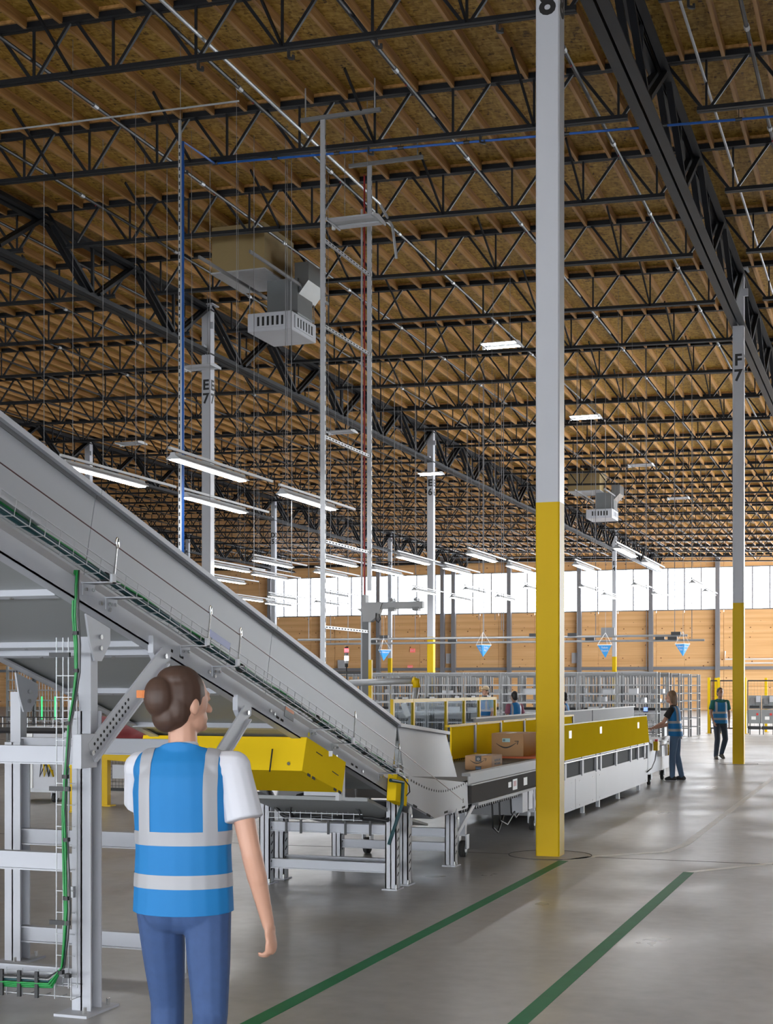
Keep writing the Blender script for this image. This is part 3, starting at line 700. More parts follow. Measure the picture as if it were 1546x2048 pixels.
# legs, beams and braces
def hleg(x, y, z1, w=.115, name='leg', slots=False, plate=True):
    m = MB(); m.bx(x - w/2, x + w/2, y - w/2, y - w/2 + .01, .012, z1); m.bx(x - w/2, x + w/2, y + w/2 - .01, y + w/2, .012, z1); m.bx(x - .005, x + .005, y - w/2, y + w/2, .012, z1)
    if slots: m.bx(x + w/2 - .01, x + w/2, y - w/2, y + w/2, .012, z1); m.bx(x - w/2, x - w/2 + .01, y - w/2, y + w/2, .012, z1)
    o = m.build(name, M_mach, inc)
    if plate:
        q = MB(); q.bx(x - .1, x + .1, y - .17, y + .17, 0, .014) if not slots else q.bx(x - .07, x + .07, y - .09, y + .09, 0, .012); q.build('base_plate', M_mach, o)
        for dy in (-.12, .12) if not slots else (-.07,): q = MB(); q.tube((x + .06, y + dy, .012), (x + .06, y + dy, .05), .011, 6); q.build('anchor_bolt', M_chrome, o)
    if slots:
        z = .12
        while z < z1 - .2:
            q = MB(); q.bar((x + w/2 + .001, y - .018, z), (x + w/2 + .001, y + .018, z + .028), .002, .012); q.build('slot', M_dark, o); z += .075
        q = MB(); q.prism([(y - w*.4, z1 - .12), (y + w*.4, z1 - .12), (y + w*.4, z1 + .02), (y, z1 + .06), (y - w*.4, z1 + .02)], 'x', x + w/2, x + w/2 + .01); q.build('swivel_plate', M_mach, o)
        q = MB(); q.tube((x + w/2 + .01, y, z1 - .03), (x + w/2 + .02, y, z1 - .03), .015, 6); q.build('bolt', M_chrome, o)
    return o
def ibeam(y, z, h, x0, x1, name='cross_beam'):
    m = MB(); m.bx(x0, x1, y - .004, y + .004, z, z + h); m.bx(x0, x1, y - .03, y + .03, z, z + .008); m.bx(x0, x1, y - .03, y + .03, z + h - .008, z + h); return m.build(name, M_mach, inc)
for yl, zt in ((6.85, 2.02), (7.95, 1.72)):
    for xl in (XN - .03, XF + .03):
        lo = hleg(xl, yl, 1.62 if yl < 7 else 1.4)
        q = MB(); q.bx(xl - .03, xl + .045, yl - .035, yl + .035, 1.35, zt); q.build('slide_post', M_mach, lo)
        q = MB(); z = zt; q.prism([(yl - .11, z + .12), (yl + .14, z + .05), (yl + .14, z - .03), (yl + .05, z - .13), (yl - .02, z - .13), (yl - .07, z - .03)], 'x', xl + .05, xl + .062); q.build('gusset', M_mach, lo)
        for dz in (0, -.06): q = MB(); q.tube((xl + .062, yl + .03, z + dz), (xl + .075, yl + .03, z + dz), .014, 6); q.build('bolt', M_chrome, lo)
    for z in (.13, .75, 1.33): ibeam(yl, z, .10, XF + .06, XN - .06)
for ya, za, yb_, zb_ in ((6.76, 1.40, 7.58, 1.93), (7.95, 1.07, 8.72, 1.58)):
    m = MB(); a = Vector((XN + .045, ya, za)); b = Vector((XN + .045, yb_, zb_)); m.bar(a, b, .012, .115); m.bar(a, b, .05, .012, off=(0, -.055)); bo = m.build('brace', M_mach, inc)
    for k in range(12):
        c0 = a.lerp(b, .04 + k * .04)
        for dz in (.025, -.02): q = MB(); q.tube(c0 + Vector((.006, 0, dz)), c0 + Vector((.008, 0, dz)), .009, 6); q.build('hole', M_dark, bo)
    q = MB(); q.prism([(yb_ - .1, zb_ + .12), (yb_ + .12, zb_ + .06), (yb_ + .11, zb_ - .02), (yb_ - .02, zb_ - .07), (yb_ - .1, zb_ + .02)], 'x', XN - .005, XN + .03); q.build('gusset', M_mach, bo)
    q = MB(); q.bx(XN - .0, XN + .05, ya - .1, ya + .06, za - .08, za + .1); q.build('foot_plate', M_mach, bo)
    for p_ in (a, b): q = MB(); q.tube(p_ + Vector((.006, 0, 0)), p_ + Vector((.02, 0, 0)), .016, 6); q.build('bolt', M_chrome, bo)
for yl, zt in ((11.85, .76), (12.17, .64), (13.6, .50)):
    for xl in (XN - .02, XF + .02): hleg(xl, yl, zt, .10, slots=True)
for yl, zs in ((11.85, (.47, .14)), (12.17, (.14,)), (13.6, (.28, .14))):
    for z in zs: ibeam(yl, z, .085, XF + .06, XN - .07)
q = MB(); q.bar((XN - .02, 13.65, .22), (XN - .02, 14.55, .60), .012, .05); q.build('tail_brace', M_mach, inc)
# cable basket along the lower beam
q = MB()
for dz in (0, .05): q.tube((XF + .1, 11.72, .60 + dz), (XN - .25, 11.72, .60 + dz), .004, 4)
cb = q.build('lower_tray', M_galv, inc)
q = MB(); xx = XF + .1
while xx < XN - .25: q.path([(xx, 11.72, .66), (xx, 11.72, .59), (xx, 11.84, .59), (xx, 11.84, .66)], .003, 4); xx += .1
tag(q.build('tray_wires', M_galv, cb), kind='stuff')
for i in range(4):
    q = MB(); N = 24; q.path([(XF + .05 + (1.15) * k / N, 11.75 + .02 * i, .61 + .012 * math.sin(k * .7 + i) + (.28 * (1 - k / 4) ** 2 if k < 4 else 0)) for k in range(N + 1)], .013, 6); q.build('cable', M_bplas, cb, True)
for xx in (XF + .22, XF + .36, XF + .62, XN - .45, XN - .22): q = MB(); q.bx(xx, xx + .02, 11.8, 11.81, .46, .60); q.build('cable_strap', M_bplas, cb)
for x0_, x1_ in ((XF + .45, XF + .3), (XN - .55, XN - .28)):
    q = MB(); q.path([(x0_, 11.75, .82), ((x0_ + x1_) / 2, 11.72, .80), (x1_, 11.72, .68), (x1_ + .02, 11.74, .6)], .014, 6); q.build('hose', M_bplas, cb, True)

# ------------------------------------------------------------------ cable drop beside the first leg
pt = atY(152, 1142, 6.78); pb = atY(132, 1948, 6.74)
cd = thing('cable_drop', 'green and grey cables strapped to a vertical wire tray beside the first leg', 'cables', (pb.x, pb.y, 0))
tx = [atY(x_, 1700, 6.74).x for x_ in (113, 122, 137, 150)]
for i, x_ in enumerate(tx): q = MB(); q.tube((x_, 6.74 + .02 * (i % 2), .14), (x_, 6.74 + .02 * (i % 2), atY(115, 1275, 6.74).z), .0035, 4); q.build('tray_wire', M_galv, cd)
z = .2
while z < 2.0: q = MB(); q.tube((tx[0], 6.735, z), (tx[3], 6.735, z), .003, 4); q.build('cross_wire', M_galv, cd); z += .115
curve = [(155, 1140), (152, 1170), (150, 1230), (153, 1290), (153, 1345), (146, 1400), (138, 1450), (135, 1500), (131, 1560), (129, 1620), (131, 1680), (132, 1760), (133, 1820), (129, 1880), (124, 1935)]
for i, (mm, r, o) in enumerate(((M_gcab, .007, -5), (M_gcab, .007, 1.5), (M_gcab, .006, -1.5), (M_teal, .008, 3), (mat('grey_cable', (0.3, 0.3, 0.3), 0.5), .005, 6), (M_bplas, .004, 8))):
    pts = [atY(x_ + o * (.5 + .5 * math.sin(y_ * .012 + i)), y_, 6.70 - .01 * (i % 3)) for x_, y_ in curve]
    e = pts[-1]; pts += [Vector((e.x - .06 - .01 * i, e.y, .15 + .01 * i)), Vector((e.x - .3, e.y, .14 + .012 * i)), Vector((e.x - .8, e.y, .13 + .012 * i))]
    q = MB(); q.path(pts, r, 6); q.build('cable', mm, cd, True)
for y_ in (1310, 1576, 1842): z = atY(130, y_, 6.74).z; q = MB(); q.bx(tx[0] - .005, tx[3] + .005, 6.675, 6.69, z - .012, z + .012); q.build('strap', M_bplas, cd)
for x_, y_ in ((152, 1270), (153, 1345), (137, 1450), (131, 1557), (133, 1683), (133, 1800), (122, 1948), (136, 1955)): a = atY(x_, y_, 6.69); q = MB(); q.tube(a, a + Vector((0, 0, .02)), .02, 8); q.build('cable_tie', M_bplas, cd)
for i in range(3):
    q = MB(); q.tube((tx[3] + .02, 6.72 + .04 * (i % 2), .10 + .06 * i), (tx[0] - 1.0, 6.72 + .04 * (i % 2), .10 + .06 * i), .0035, 4); q.build('floor_tray_wire', M_galv, cd)
xx = tx[3]
while xx > tx[0] - .9: q = MB(); q.path([(xx, 6.70, .24), (xx, 6.70, .09), (xx, 6.82, .09)], .003, 4); q.build('cross_wire', M_galv, cd); xx -= .1
for x_ in (5, 40, 75): a = atY(x_, 1965, 6.69); q = MB(); q.bx(a.x - .01, a.x + .01, 6.675, 6.69, .09, .23); q.build('strap', M_bplas, cd)
q = MB(); q.bx(tx[3] - .03, XN - .09, 6.77, 6.80, .62, .68); q.bx(tx[3] - .03, XN - .09, 6.77, 6.80, 1.62, 1.68); q.build('tray_clip', M_galv, cd)

# ------------------------------------------------------------------ flat belt conveyor and sorter line
bc = thing('belt_conveyor', 'flat belt conveyor carrying two cardboard boxes away from the incline', 'conveyor', (XN, 16, 0))
XB = -5.42
def lb(name, m, x0, x1, y0, y1, z0, z1, par=None): q = MB(); q.bx(x0, x1, y0, y1, z0, z1); return q.build(name, m, par or bc)
YA, YC = 14.13, 17.88
M_rail = mat('aluminium_rail', (0.36, 0.37, 0.38), 0.5, 0.0, spec=0.3)
lb('top_rail', M_rail, XN - .07, XN + .02, YA, YC, .845, .875); lb('side_rail', M_rail, XN - .01, XN, YA, YC, .765, .845); lb('rail_step', M_rail, XN - .01, XN + .035, YA, YC, .75, .765)
sk = lb('skirt', mat('brown_grey_skirt', (0.085, 0.08, 0.078), 0.8, spec=0.05), XN - .015, XN + .02, YA + .05, YC, .565, .75); lb('bottom_lip', M_rail, XN - .02, XN + .05, YA + .2, YC, .535, .565)
for y0_, y1_, z0_, z1_ in ((15.65, 15.78, .66, .75), (15.85, 16.05, .62, .77), (16.35, 16.52, .64, .76)):
    d = .035 + .0005; st = lb('sticker', M_shine, XN + .02, XN + .0215, y0_, y1_, z0_ - .03, z1_ - .06, sk)
    if y0_ == 15.85: lb('sticker_print', mat('sticker_red', (0.5, 0.16, 0.15), 0.5), XN + .0215, XN + .022, y0_ + .03, y1_ - .04, .63, .69, st)
so = thing('sorter_line', 'long grey sorter with yellow guard panel and dark inspection windows below', 'conveyor', (XN, 22, 0))
M_belt = mat('dark_belt', (0.09, 0.09, 0.092), 0.6)
lb('belt', M_belt, XB + .02, XN - .07, YA, 17.88, .775, .79); lb('bed', M_machd, XB, XN - .02, YA, 17.88, .60, .775)
belt = lb('belt', M_belt, XB + .02, XN - .07, 17.9, 25.4, .775, .79, so); lb('bed', M_machd, XB, XN - .045, 17.9, 25.4, .60, .775, so)
lb('far_rail', M_rail, XB - .04, XB + .02, YA, YC, .74, .86)
# yellow far wall in panels with grey stiles
for a, b in ((17.75, 19.0), (19.04, 20.35), (20.45, 21.75), (21.8, 23.1), (23.15, 25.3)):
    p_ = lb('yellow_panel', M_ysheet, XB - .02, XB, max(a, 17.9), b, .79, 1.235, so); lb('top_cap', M_yel, XB - .04, XB + .02, a, b, 1.235, 1.262, p_)
    lb('stile', M_rail, XB, XB + .02, b - .06, b + .01, .86, 1.235, p_)
for k in range(90):
    y = 17.75 + k * .08; q = MB(); q.prism([(y, .815), (y + .035, .815), (y + .0175, .79)], 'x', XB, XB + .012)
    if k < 40: q.build('brush_tooth', M_bplas, belt)
# legs with castors below
def castor(x, y, par, r=.085, zt=None):
    q = MB(); q.tube((x - .025, y, r), (x + .025, y, r), r, 16); w = q.build('castor', M_rubber, par, True)
    q = MB(); q.tube((x - .03, y, r), (x + .03, y, r), r * .45, 10); q.build('hub', M_galv, w)
    q = MB(); q.bx(x - .05, x - .035, y - .04, y + .05, r, 2*r + .05); q.bx(x + .035, x + .05, y - .04, y + .05, r, 2*r + .05); q.bx(x - .05, x + .05, y - .05, y + .06, 2*r + .05, 2*r + .065); q.build('fork', M_galv, w)
for x in (XN - .12, XB + .15):
    for y in (14.35, 17.35):
        castor(x, y, bc); q = MB(); q.bx(x - .03, x + .03, y - .03, y + .03, .235, .60); q.build('leg', M_mach, bc)
q = MB(); q.bar((XN - .1, 17.2, .56), (XN - .1, 17.45, .28), .012, .05); q.build('leg_brace', M_mach, bc)
lb('under_beam', M_machd, XN - .3, XN - .2, 14.2, 17.8, .47, .6)
cb2 = lb('control_box', M_mach, XN - .16, XN - .03, 16.5, 16.75, .28, .54); lb('box_lid', M_white, XN - .03, XN - .02, 16.77, 16.95, .30, .54)
for i, (y0_, y1_) in enumerate(((15.4, 15.9), (15.7, 16.4), (16.2, 16.7))):
    q = MB(); q.path([(XN - .1, y0_, .5), (XN - .1, y0_ + .05, .2 + .05 * i), (XN - .1, (y0_ + y1_) / 2, .13 + .05 * i), (XN - .1, y1_, .3)], .012, 6); q.build('hose', M_bplas, bc, True)
for k in range(26): q = MB(); y = 14.0 + k * .09; q.bar((XN - .05, y, .49), (XN - .05, y + .05, .53), .03, .03); q.build('cable_chain_link', M_bplas, bc)

YS0, YS1 = 17.9, 25.2
q = MB(); q.prism([(YS0, .79), (25.42, .79), (25.15, 1.25), (YS0, 1.25)], 'x', XN - .02, XN + .01); yp = q.build('yellow_guard', M_ysheet, so)
lb('guard_cap', mat('pale_edge', (0.8, 0.72, 0.45), 0.5), XN - .035, XN + .015, YS0, 25.15, 1.25, 1.262, yp)
for y_, z_ in ((18.85, 1.17), (20.95, 1.17), (24.2, 1.16)): lb('sticker', M_shine, XN + .01, XN + .012, y_, y_ + .16, z_ - .1, z_, yp)
lb('frame_top', M_mach, XN - .04, XN, YS0, 25.4, .75, .79, so)
lb('frame_mid', M_mach, XN - .04, XN, YS0, 24.9, .51, .55, so)
win_y = [17.95, 18.65, 19.75, 20.75, 21.05, 22.3, 23.6, 24.3, 24.9]
for i in range(len(win_y) - 1):
    lb('window_stile', M_mach, XN - .03, XN + .012, win_y[i] - .05, win_y[i] + .05, .53, .79, so)
    lb('inspection_window', mat('smoked_pane', (0.10, 0.105, 0.11), 0.7, spec=0.05), XN - .03, XN - .02, win_y[i] + .05, win_y[i+1] - .05, .55, .75, so)
lb('window_stile', M_mach, XN - .03, XN + .012, 24.9, 25.0, .53, .79, so)
for a, b in ((17.9, 19.3), (19.32, 20.72), (20.74, 25.3)):
    pz = lb('lower_panel', M_mach, XN - .03, XN, a, b, .10, .51, so)
    for y_ in (a + .25, b - .25):
        for z_ in (.14, .47): q = MB(); q.tube((XN, y_, z_), (XN + .006, y_, z_), .012, 6); q.build('bolt', M_chrome, pz)
q = MB(); q.tube((XN + .03, 18.0, .76), (XN + .03, 25.2, .76), .012, 6); q.build('air_pipe', M_galv, so)
for y_ in (18.2, 19.9, 21.0, 22.6, 24.5): lb('foot', M_galv, XN - .06, XN - .01, y_, y_ + .06, 0.0, .10, so)
lb('core', M_machd, XB, XN - .04, YS0, 25.0, .12, .60, so)
lb('far_side', M_mach, XB - .03, XB, YS0, 25.0, .10, .75, so)

ct = thing('end_table', 'grey wheeled end table where the woman in the blue vest works', 'machine', (XN, 26.6, 0))
lb('top', M_rail, XB, XN - .04, 25.45, 28.0, .72, .79, ct); lb('side_rail', M_rail, XN - .05, XN + .01, 25.45, 28.0, .77, .82, ct)
q = MB(); q.prism([(25.45, .22), (27.9, .22), (27.9, .45), (27.5, .45), (27.5, .74), (25.45, .74)], 'x', XN - .10, XN - .02); q.build('side_sheet', M_mach, ct)
lb('white_box', M_shine, XN - .02, XN + .05, 26.6, 27.3, .48, .68, ct); lb('yellow_plate', M_yel, XN - .02, XN + .03, 27.6, 27.8, .46, .66, ct)
for y_ in (26.05, 27.6):
    for x_ in (XN - .1, XB + .1): castor(x_, y_, ct, .09)
es = lb('stop_switch', M_yel, XN + .01, XN + .09, 25.85, 26.05, .62, .78, ct); q = MB(); q.tube((XN + .05, 25.95, .78), (XN + .05, 25.95, .82), .03, 10); q.build('stop_button', mat('button_red', (0.6, 0.03, 0.03), 0.4), es)
q = MB(); q.path([(XN + .05, 25.95, .62), (XN + .05, 25.8, .45), (XN + .04, 25.5, .33), (XN + .02, 25.1, .28)], .01, 6); q.build('switch_cable', M_bplas, ct, True)

# grey chute walls beyond
gw = thing('chute_wall', 'low grey sheet metal wall behind the yellow sorter guard', 'guard', (-6.0, 28, 0))
for a, b in ((21, 24.9), (25, 29.9), (30, 35)): lb('sheet', mat('chute_grey', (.22, .225, .24), .6, spec=.1), -6.02, -6.0, a, b, .3, 1.27, gw)
lb('top_rail', M_rail, -6.05, -5.97, 21, 35, 1.27, 1.29, gw)
for y_ in (21.2, 27, 34.8): lb('foot', M_mach, -6.05, -5.99, y_, y_ + .06, 0, .3, gw)

# ------------------------------------------------------------------ cardboard boxes
M_card = mat('cardboard', (0.45, 0.26, 0.13), 0.75, var=0.08, vscale=4)
M_tape = mat('dark_tape', (0.03, 0.035, 0.045), 0.35)
def smile(parent, cx_, y_, z_, w):
    q = MB(); up = []; lo = []
    for k in range(21):
        u = k / 20; x = cx_ - w / 2 + w * .93 * u; z = z_ - .23 * w * math.sin(math.pi * u) * (1 - .18 * u) + .06 * w * u; th_ = w * (.012 + .045 * math.sin(math.pi * min(1, u * 1.05)) ** .8)
        up.append((x, z + th_ * .5)); lo.append((x, z - th_ * .5))
    for k in range(20): q.prism([lo[k], lo[k+1], up[k+1], up[k]], 'y', y_ - .0015, y_)
    ex, ez = up[-1]
    q.prism([(ex - .12*w, ez + .035*w), (ex + .055*w, ez + .045*w), (ex + .055*w, ez + .015*w), (ex - .12*w, ez + .012*w)], 'y', y_ - .0016, y_)
    q.prism([(ex + .03*w, ez + .045*w), (ex + .058*w, ez + .045*w), (ex + .01*w, ez - .12*w), (ex - .02*w, ez - .11*w)], 'y', y_ - .0017, y_)
    o = q.build('smile_arrow', M_ink, parent); return o
def carton(x0, x1, y0, y1, z0, z1, label):
    t = thing('cardboard_box', label, 'box', ((x0+x1)/2, (y0+y1)/2, z0), 'cartons on the belt')
    q = MB(); q.bx(x0, x1, y0, y1, z0, z1); q.build('carton', M_card, t, bevel=.004)
    q = MB(); q.bx(x0 + .003, (x0+x1)/2 - .002, y0 + .003, y1 - .003, z1 - .001, z1 + .003); q.build('flap', M_card, t)
    q = MB(); q.bx((x0+x1)/2 + .002, x1 - .003, y0 + .003, y1 - .003, z1 - .001, z1 + .003); q.build('flap', M_card, t)
    return t
zb_ = .79
a = atY(930, 1541, 16.15); b = atY(983.5, 1541, 16.15)
t = carton(a.x, b.x, 16.15, 16.62, zb_, atY(957, 1512, 16.15).z, 'smaller cardboard box with smile arrow and dark tape, front on the belt')
w_ = b.x - a.x; zt_ = atY(957, 1512, 16.15).z; xm = (a.x + b.x) / 2
smile(t, xm, 16.149, zb_ + .115, w_ * .63)
q = MB(); q.bx(xm - w_*.11, xm + w_*.11, 16.1475, 16.15, zt_ - .065, zt_ + .001); q.bx(xm - w_*.11, xm + w_*.11, 16.1475, 16.15, zb_, zb_ + .045); q.bx(xm - w_*.11, xm + w_*.11, 16.15, 16.5, zt_ + .003, zt_ + .0045); tp_ = q.build('tape', M_tape, t)
q = MB(); q.ring((xm, 16.147, zt_ - .035), (0, 1, 0), .012, .003, 12, 5); q.build('tape_mark', M_shine, tp_)
q = MB(); q.bx(xm - .03, xm + .03, 16.1472, 16.1475, zb_ + .012, zb_ + .03); q.build('tape_label', mat('tape_blue', (0.05, 0.12, 0.25), 0.4), tp_)
text('RECYCLE ME', .035, M_ink, t, facing((b.x + .0015, 16.40, zt_ - .055), (0, 1, 0)), sx=1.3); text('PACKAGING', .035, M_ink, t, facing((b.x + .0015, 16.40, zt_ - .095), (0, 1, 0)), sx=1.3)
Yb = 18.9
a = atY(983, 1510, Yb); b = atY(1047, 1510, Yb); zt_ = atY(1010, 1467, Yb).z; zb2 = zb_ + .03
tr = MB(); tr.bx(a.x - .05, b.x + .28, Yb + .02, Yb + 1.1, zb_ + .001, zb2 - .001); o = tr.build('orange_tray', mat('orange_plastic', (0.72, 0.16, 0.04), 0.45), origin=((a.x + b.x) / 2, Yb + .5, zb_)); tag(o, 'flat orange plastic sheet under the larger cardboard box', 'tray')
t = carton(a.x, b.x, Yb, Yb + .75, zb2, zt_, 'larger cardboard box with smile arrow and pale blue label on the belt')
w_ = b.x - a.x; xm = (a.x + b.x) / 2
smile(t, xm, Yb - .001, zb2 + (zt_ - zb2) * .57, w_ * .72)
q = MB(); q.bx(xm - w_*.16, xm + w_*.08, Yb - .003, Yb, zt_ - .115, zt_ - .065); pl = q.build('shipping_label', mat('pale_blue_label', (0.40, 0.66, 0.72), 0.5), t)
q = MB(); q.bx(xm - w_*.14, xm - w_*.07, Yb - .004, Yb - .003, zt_ - .105, zt_ - .075); q.build('label_print', mat('label_print', (0.12, 0.22, 0.28), 0.5), pl)
q = MB(); q.bx(xm - .02, xm + .03, Yb - .002, Yb + .4, zt_ + .003, zt_ + .0045); q.build('clear_tape', M_shine, t)
# ------------------------------------------------------------------ people: closed limbs grown together into one skin by a voxel remesh
def round_cone(v, f, p, q, r1, r2, n=12, k=4, sq=1.0, side=None, cap2=1.0):
    p = Vector(p); q = Vector(q); t = q - p
    if t.length < 1e-5: t = Vector((0,0,1e-3))
    t.normalize(); a = (Vector(side) if side else t.orthogonal()); a = (a - t * a.dot(t)).normalized(); b = t.cross(a); rings = []
    for i in range(k + 1): w = math.pi/2 * (1 - i / k); rings.append((p - t * r1 * math.sin(w), r1 * math.cos(w)))
    for i in range(k + 1): w = math.pi/2 * i / k; rings.append((q + t * r2 * cap2 * math.sin(w), r2 * math.cos(w)))
    o = len(v)
    for c, r in rings:
        r = max(r, 1e-4); v += [c + (a * math.cos(2*math.pi*j/n) + b * sq * math.sin(2*math.pi*j/n)) * r for j in range(n)]
    m = len(rings)
    f += [[o+i*n+j, o+i*n+(j+1) % n, o+(i+1)*n+(j+1) % n, o+(i+1)*n+j] for i in range(m-1) for j in range(n)]
    f += [[o+j for j in range(n)][::-1], [o+(m-1)*n+j for j in range(n)]]
def ellipsoid(v, f, c, r, rot=None, n=16, m=10):
    R = rot or Matrix.Identity(3); o = len(v)
    for i in range(m + 1):
        w = math.pi * (i / m); s_ = max(math.sin(w), 1e-3)
        for j in range(n): v.append(Vector(c) + R @ Vector((r[0]*s_*math.cos(2*math.pi*j/n), r[1]*s_*math.sin(2*math.pi*j/n), r[2]*math.cos(w))))
    f += [[o+i*n+j, o+i*n+(j+1) % n, o+(i+1)*n+(j+1) % n, o+(i+1)*n+j] for i in range(m) for j in range(n)]
    f += [[o+j for j in range(n)], [o+m*n+j for j in range(n)][::-1]]
def grow(prims, voxel, smooth=4):
    v, f = [], []
    for p in prims: (ellipsoid if p[0] == 'e' else round_cone)(v, f, *p[1:])
    me = bpy.data.meshes.new('g'); me.from_pydata(v, [], f)
    bm = bmesh.new(); bm.from_mesh(me); bmesh.ops.recalc_face_normals(bm, faces=bm.faces); bm.to_mesh(me); bm.free()
    ob = bpy.data.objects.new('g', me); COL.objects.link(ob)
    r = ob.modifiers.new('r', 'REMESH'); r.mode = 'VOXEL'; r.voxel_size = voxel; r.use_smooth_shade = True
    s_ = ob.modifiers.new('s', 'SMOOTH'); s_.factor = 0.5; s_.iterations = smooth
    dg = bpy.context.evaluated_depsgraph_get(); out = bpy.data.meshes.new_from_object(ob.evaluated_get(dg))
    bpy.data.objects.remove(ob); bpy.data.meshes.remove(me)
    for q in out.polygons: q.use_smooth = True
    return out
def cut(me, planes):
    """keep the side each plane normal points to"""
    me = me.copy(); bm = bmesh.new(); bm.from_mesh(me)
    for co, no in planes:
        bmesh.ops.bisect_plane(bm, geom=bm.verts[:] + bm.edges[:] + bm.faces[:], plane_co=Vector(co), plane_no=Vector(no), clear_inner=True)
    bm.to_mesh(me); bm.free(); return me
def puff(me, d):
    bm = bmesh.new(); bm.from_mesh(me); bm.normal_update()
    for v in bm.verts: v.co += v.normal * d
    bm.to_mesh(me); bm.free(); return me
def skin_obj(name, me, m, parent=None):
    me.materials.clear(); me.materials.append(m); me.name = name
    o = bpy.data.objects.new(name, me); COL.objects.link(o)
    if parent is not None: o.parent = parent
    return o
M_skin = mat('skin', (0.55, 0.30, 0.21), 0.5); M_skind = mat('skin_tan', (0.34, 0.19, 0.13), 0.5)
M_vest = mat('blue_vest', (0.004, 0.165, 0.43), 0.7, var=.06, vscale=8); M_tapeR = mat('reflective_tape', (0.34, 0.34, 0.36), 0.45)
M_jean = mat('blue_jeans', (0.04, 0.08, 0.20), 0.8, var=.15, vscale=30); M_djean = mat('dark_jeans', (0.03, 0.045, 0.075), 0.8)
def hand(pr, wrist, d, palm_n, thumb, curl, r=1.0):
    """palm and five fingers; d points to the fingertips, palm_n out of the palm, thumb towards the thumb side"""
    w = Vector(wrist); d = Vector(d).normalized(); pn = Vector(palm_n); pn = (pn - d * pn.dot(d)).normalized(); th = Vector(thumb); th = (th - d * th.dot(d) - pn * th.dot(pn)).normalized()
    pr.append(('c', w, w + d * .045, .026, .030, 12, 4, .55, th)); pr.append(('c', w + d * .03, w + d * .08, .036, .037, 12, 4, .42, th))
    for i, L in enumerate((.066, .074, .069, .054)):
        o = w + d * (.085 - .004 * abs(i - 1)) + th * (.030 - .0205 * i); c_ = curl + .1 * i
        a, b = L * .45, L * .32
        d1 = (d * math.cos(c_ * .5) + pn * math.sin(c_ * .5)); d2 = (d * math.cos(c_ * 1.2) + pn * math.sin(c_ * 1.2)); d3 = (d * math.cos(c_ * 1.8) + pn * math.sin(c_ * 1.8))
        p1 = o + d1 * a; p2 = p1 + d2 * b; p3 = p2 + d3 * (L * .25)
        for u, v_, r1, r2 in ((o - d * .02, p1, .0095, .0088), (p1, p2, .0088, .008), (p2, p3, .008, .0068)): pr.append(('c', u, v_, r1, r2, 8, 3))
    o = w + d * .03 + th * .028; t1 = (d * .75 + th * .6 + pn * .3).normalized(); p1 = o + t1 * .04; p2 = p1 + (d * .95 + th * .15 + pn * .3).normalized() * .03
    pr.append(('c', o - t1 * .015, p1, .013, .0105, 8, 3)); pr.append(('c', p1, p2, .0105, .008, 8, 3))
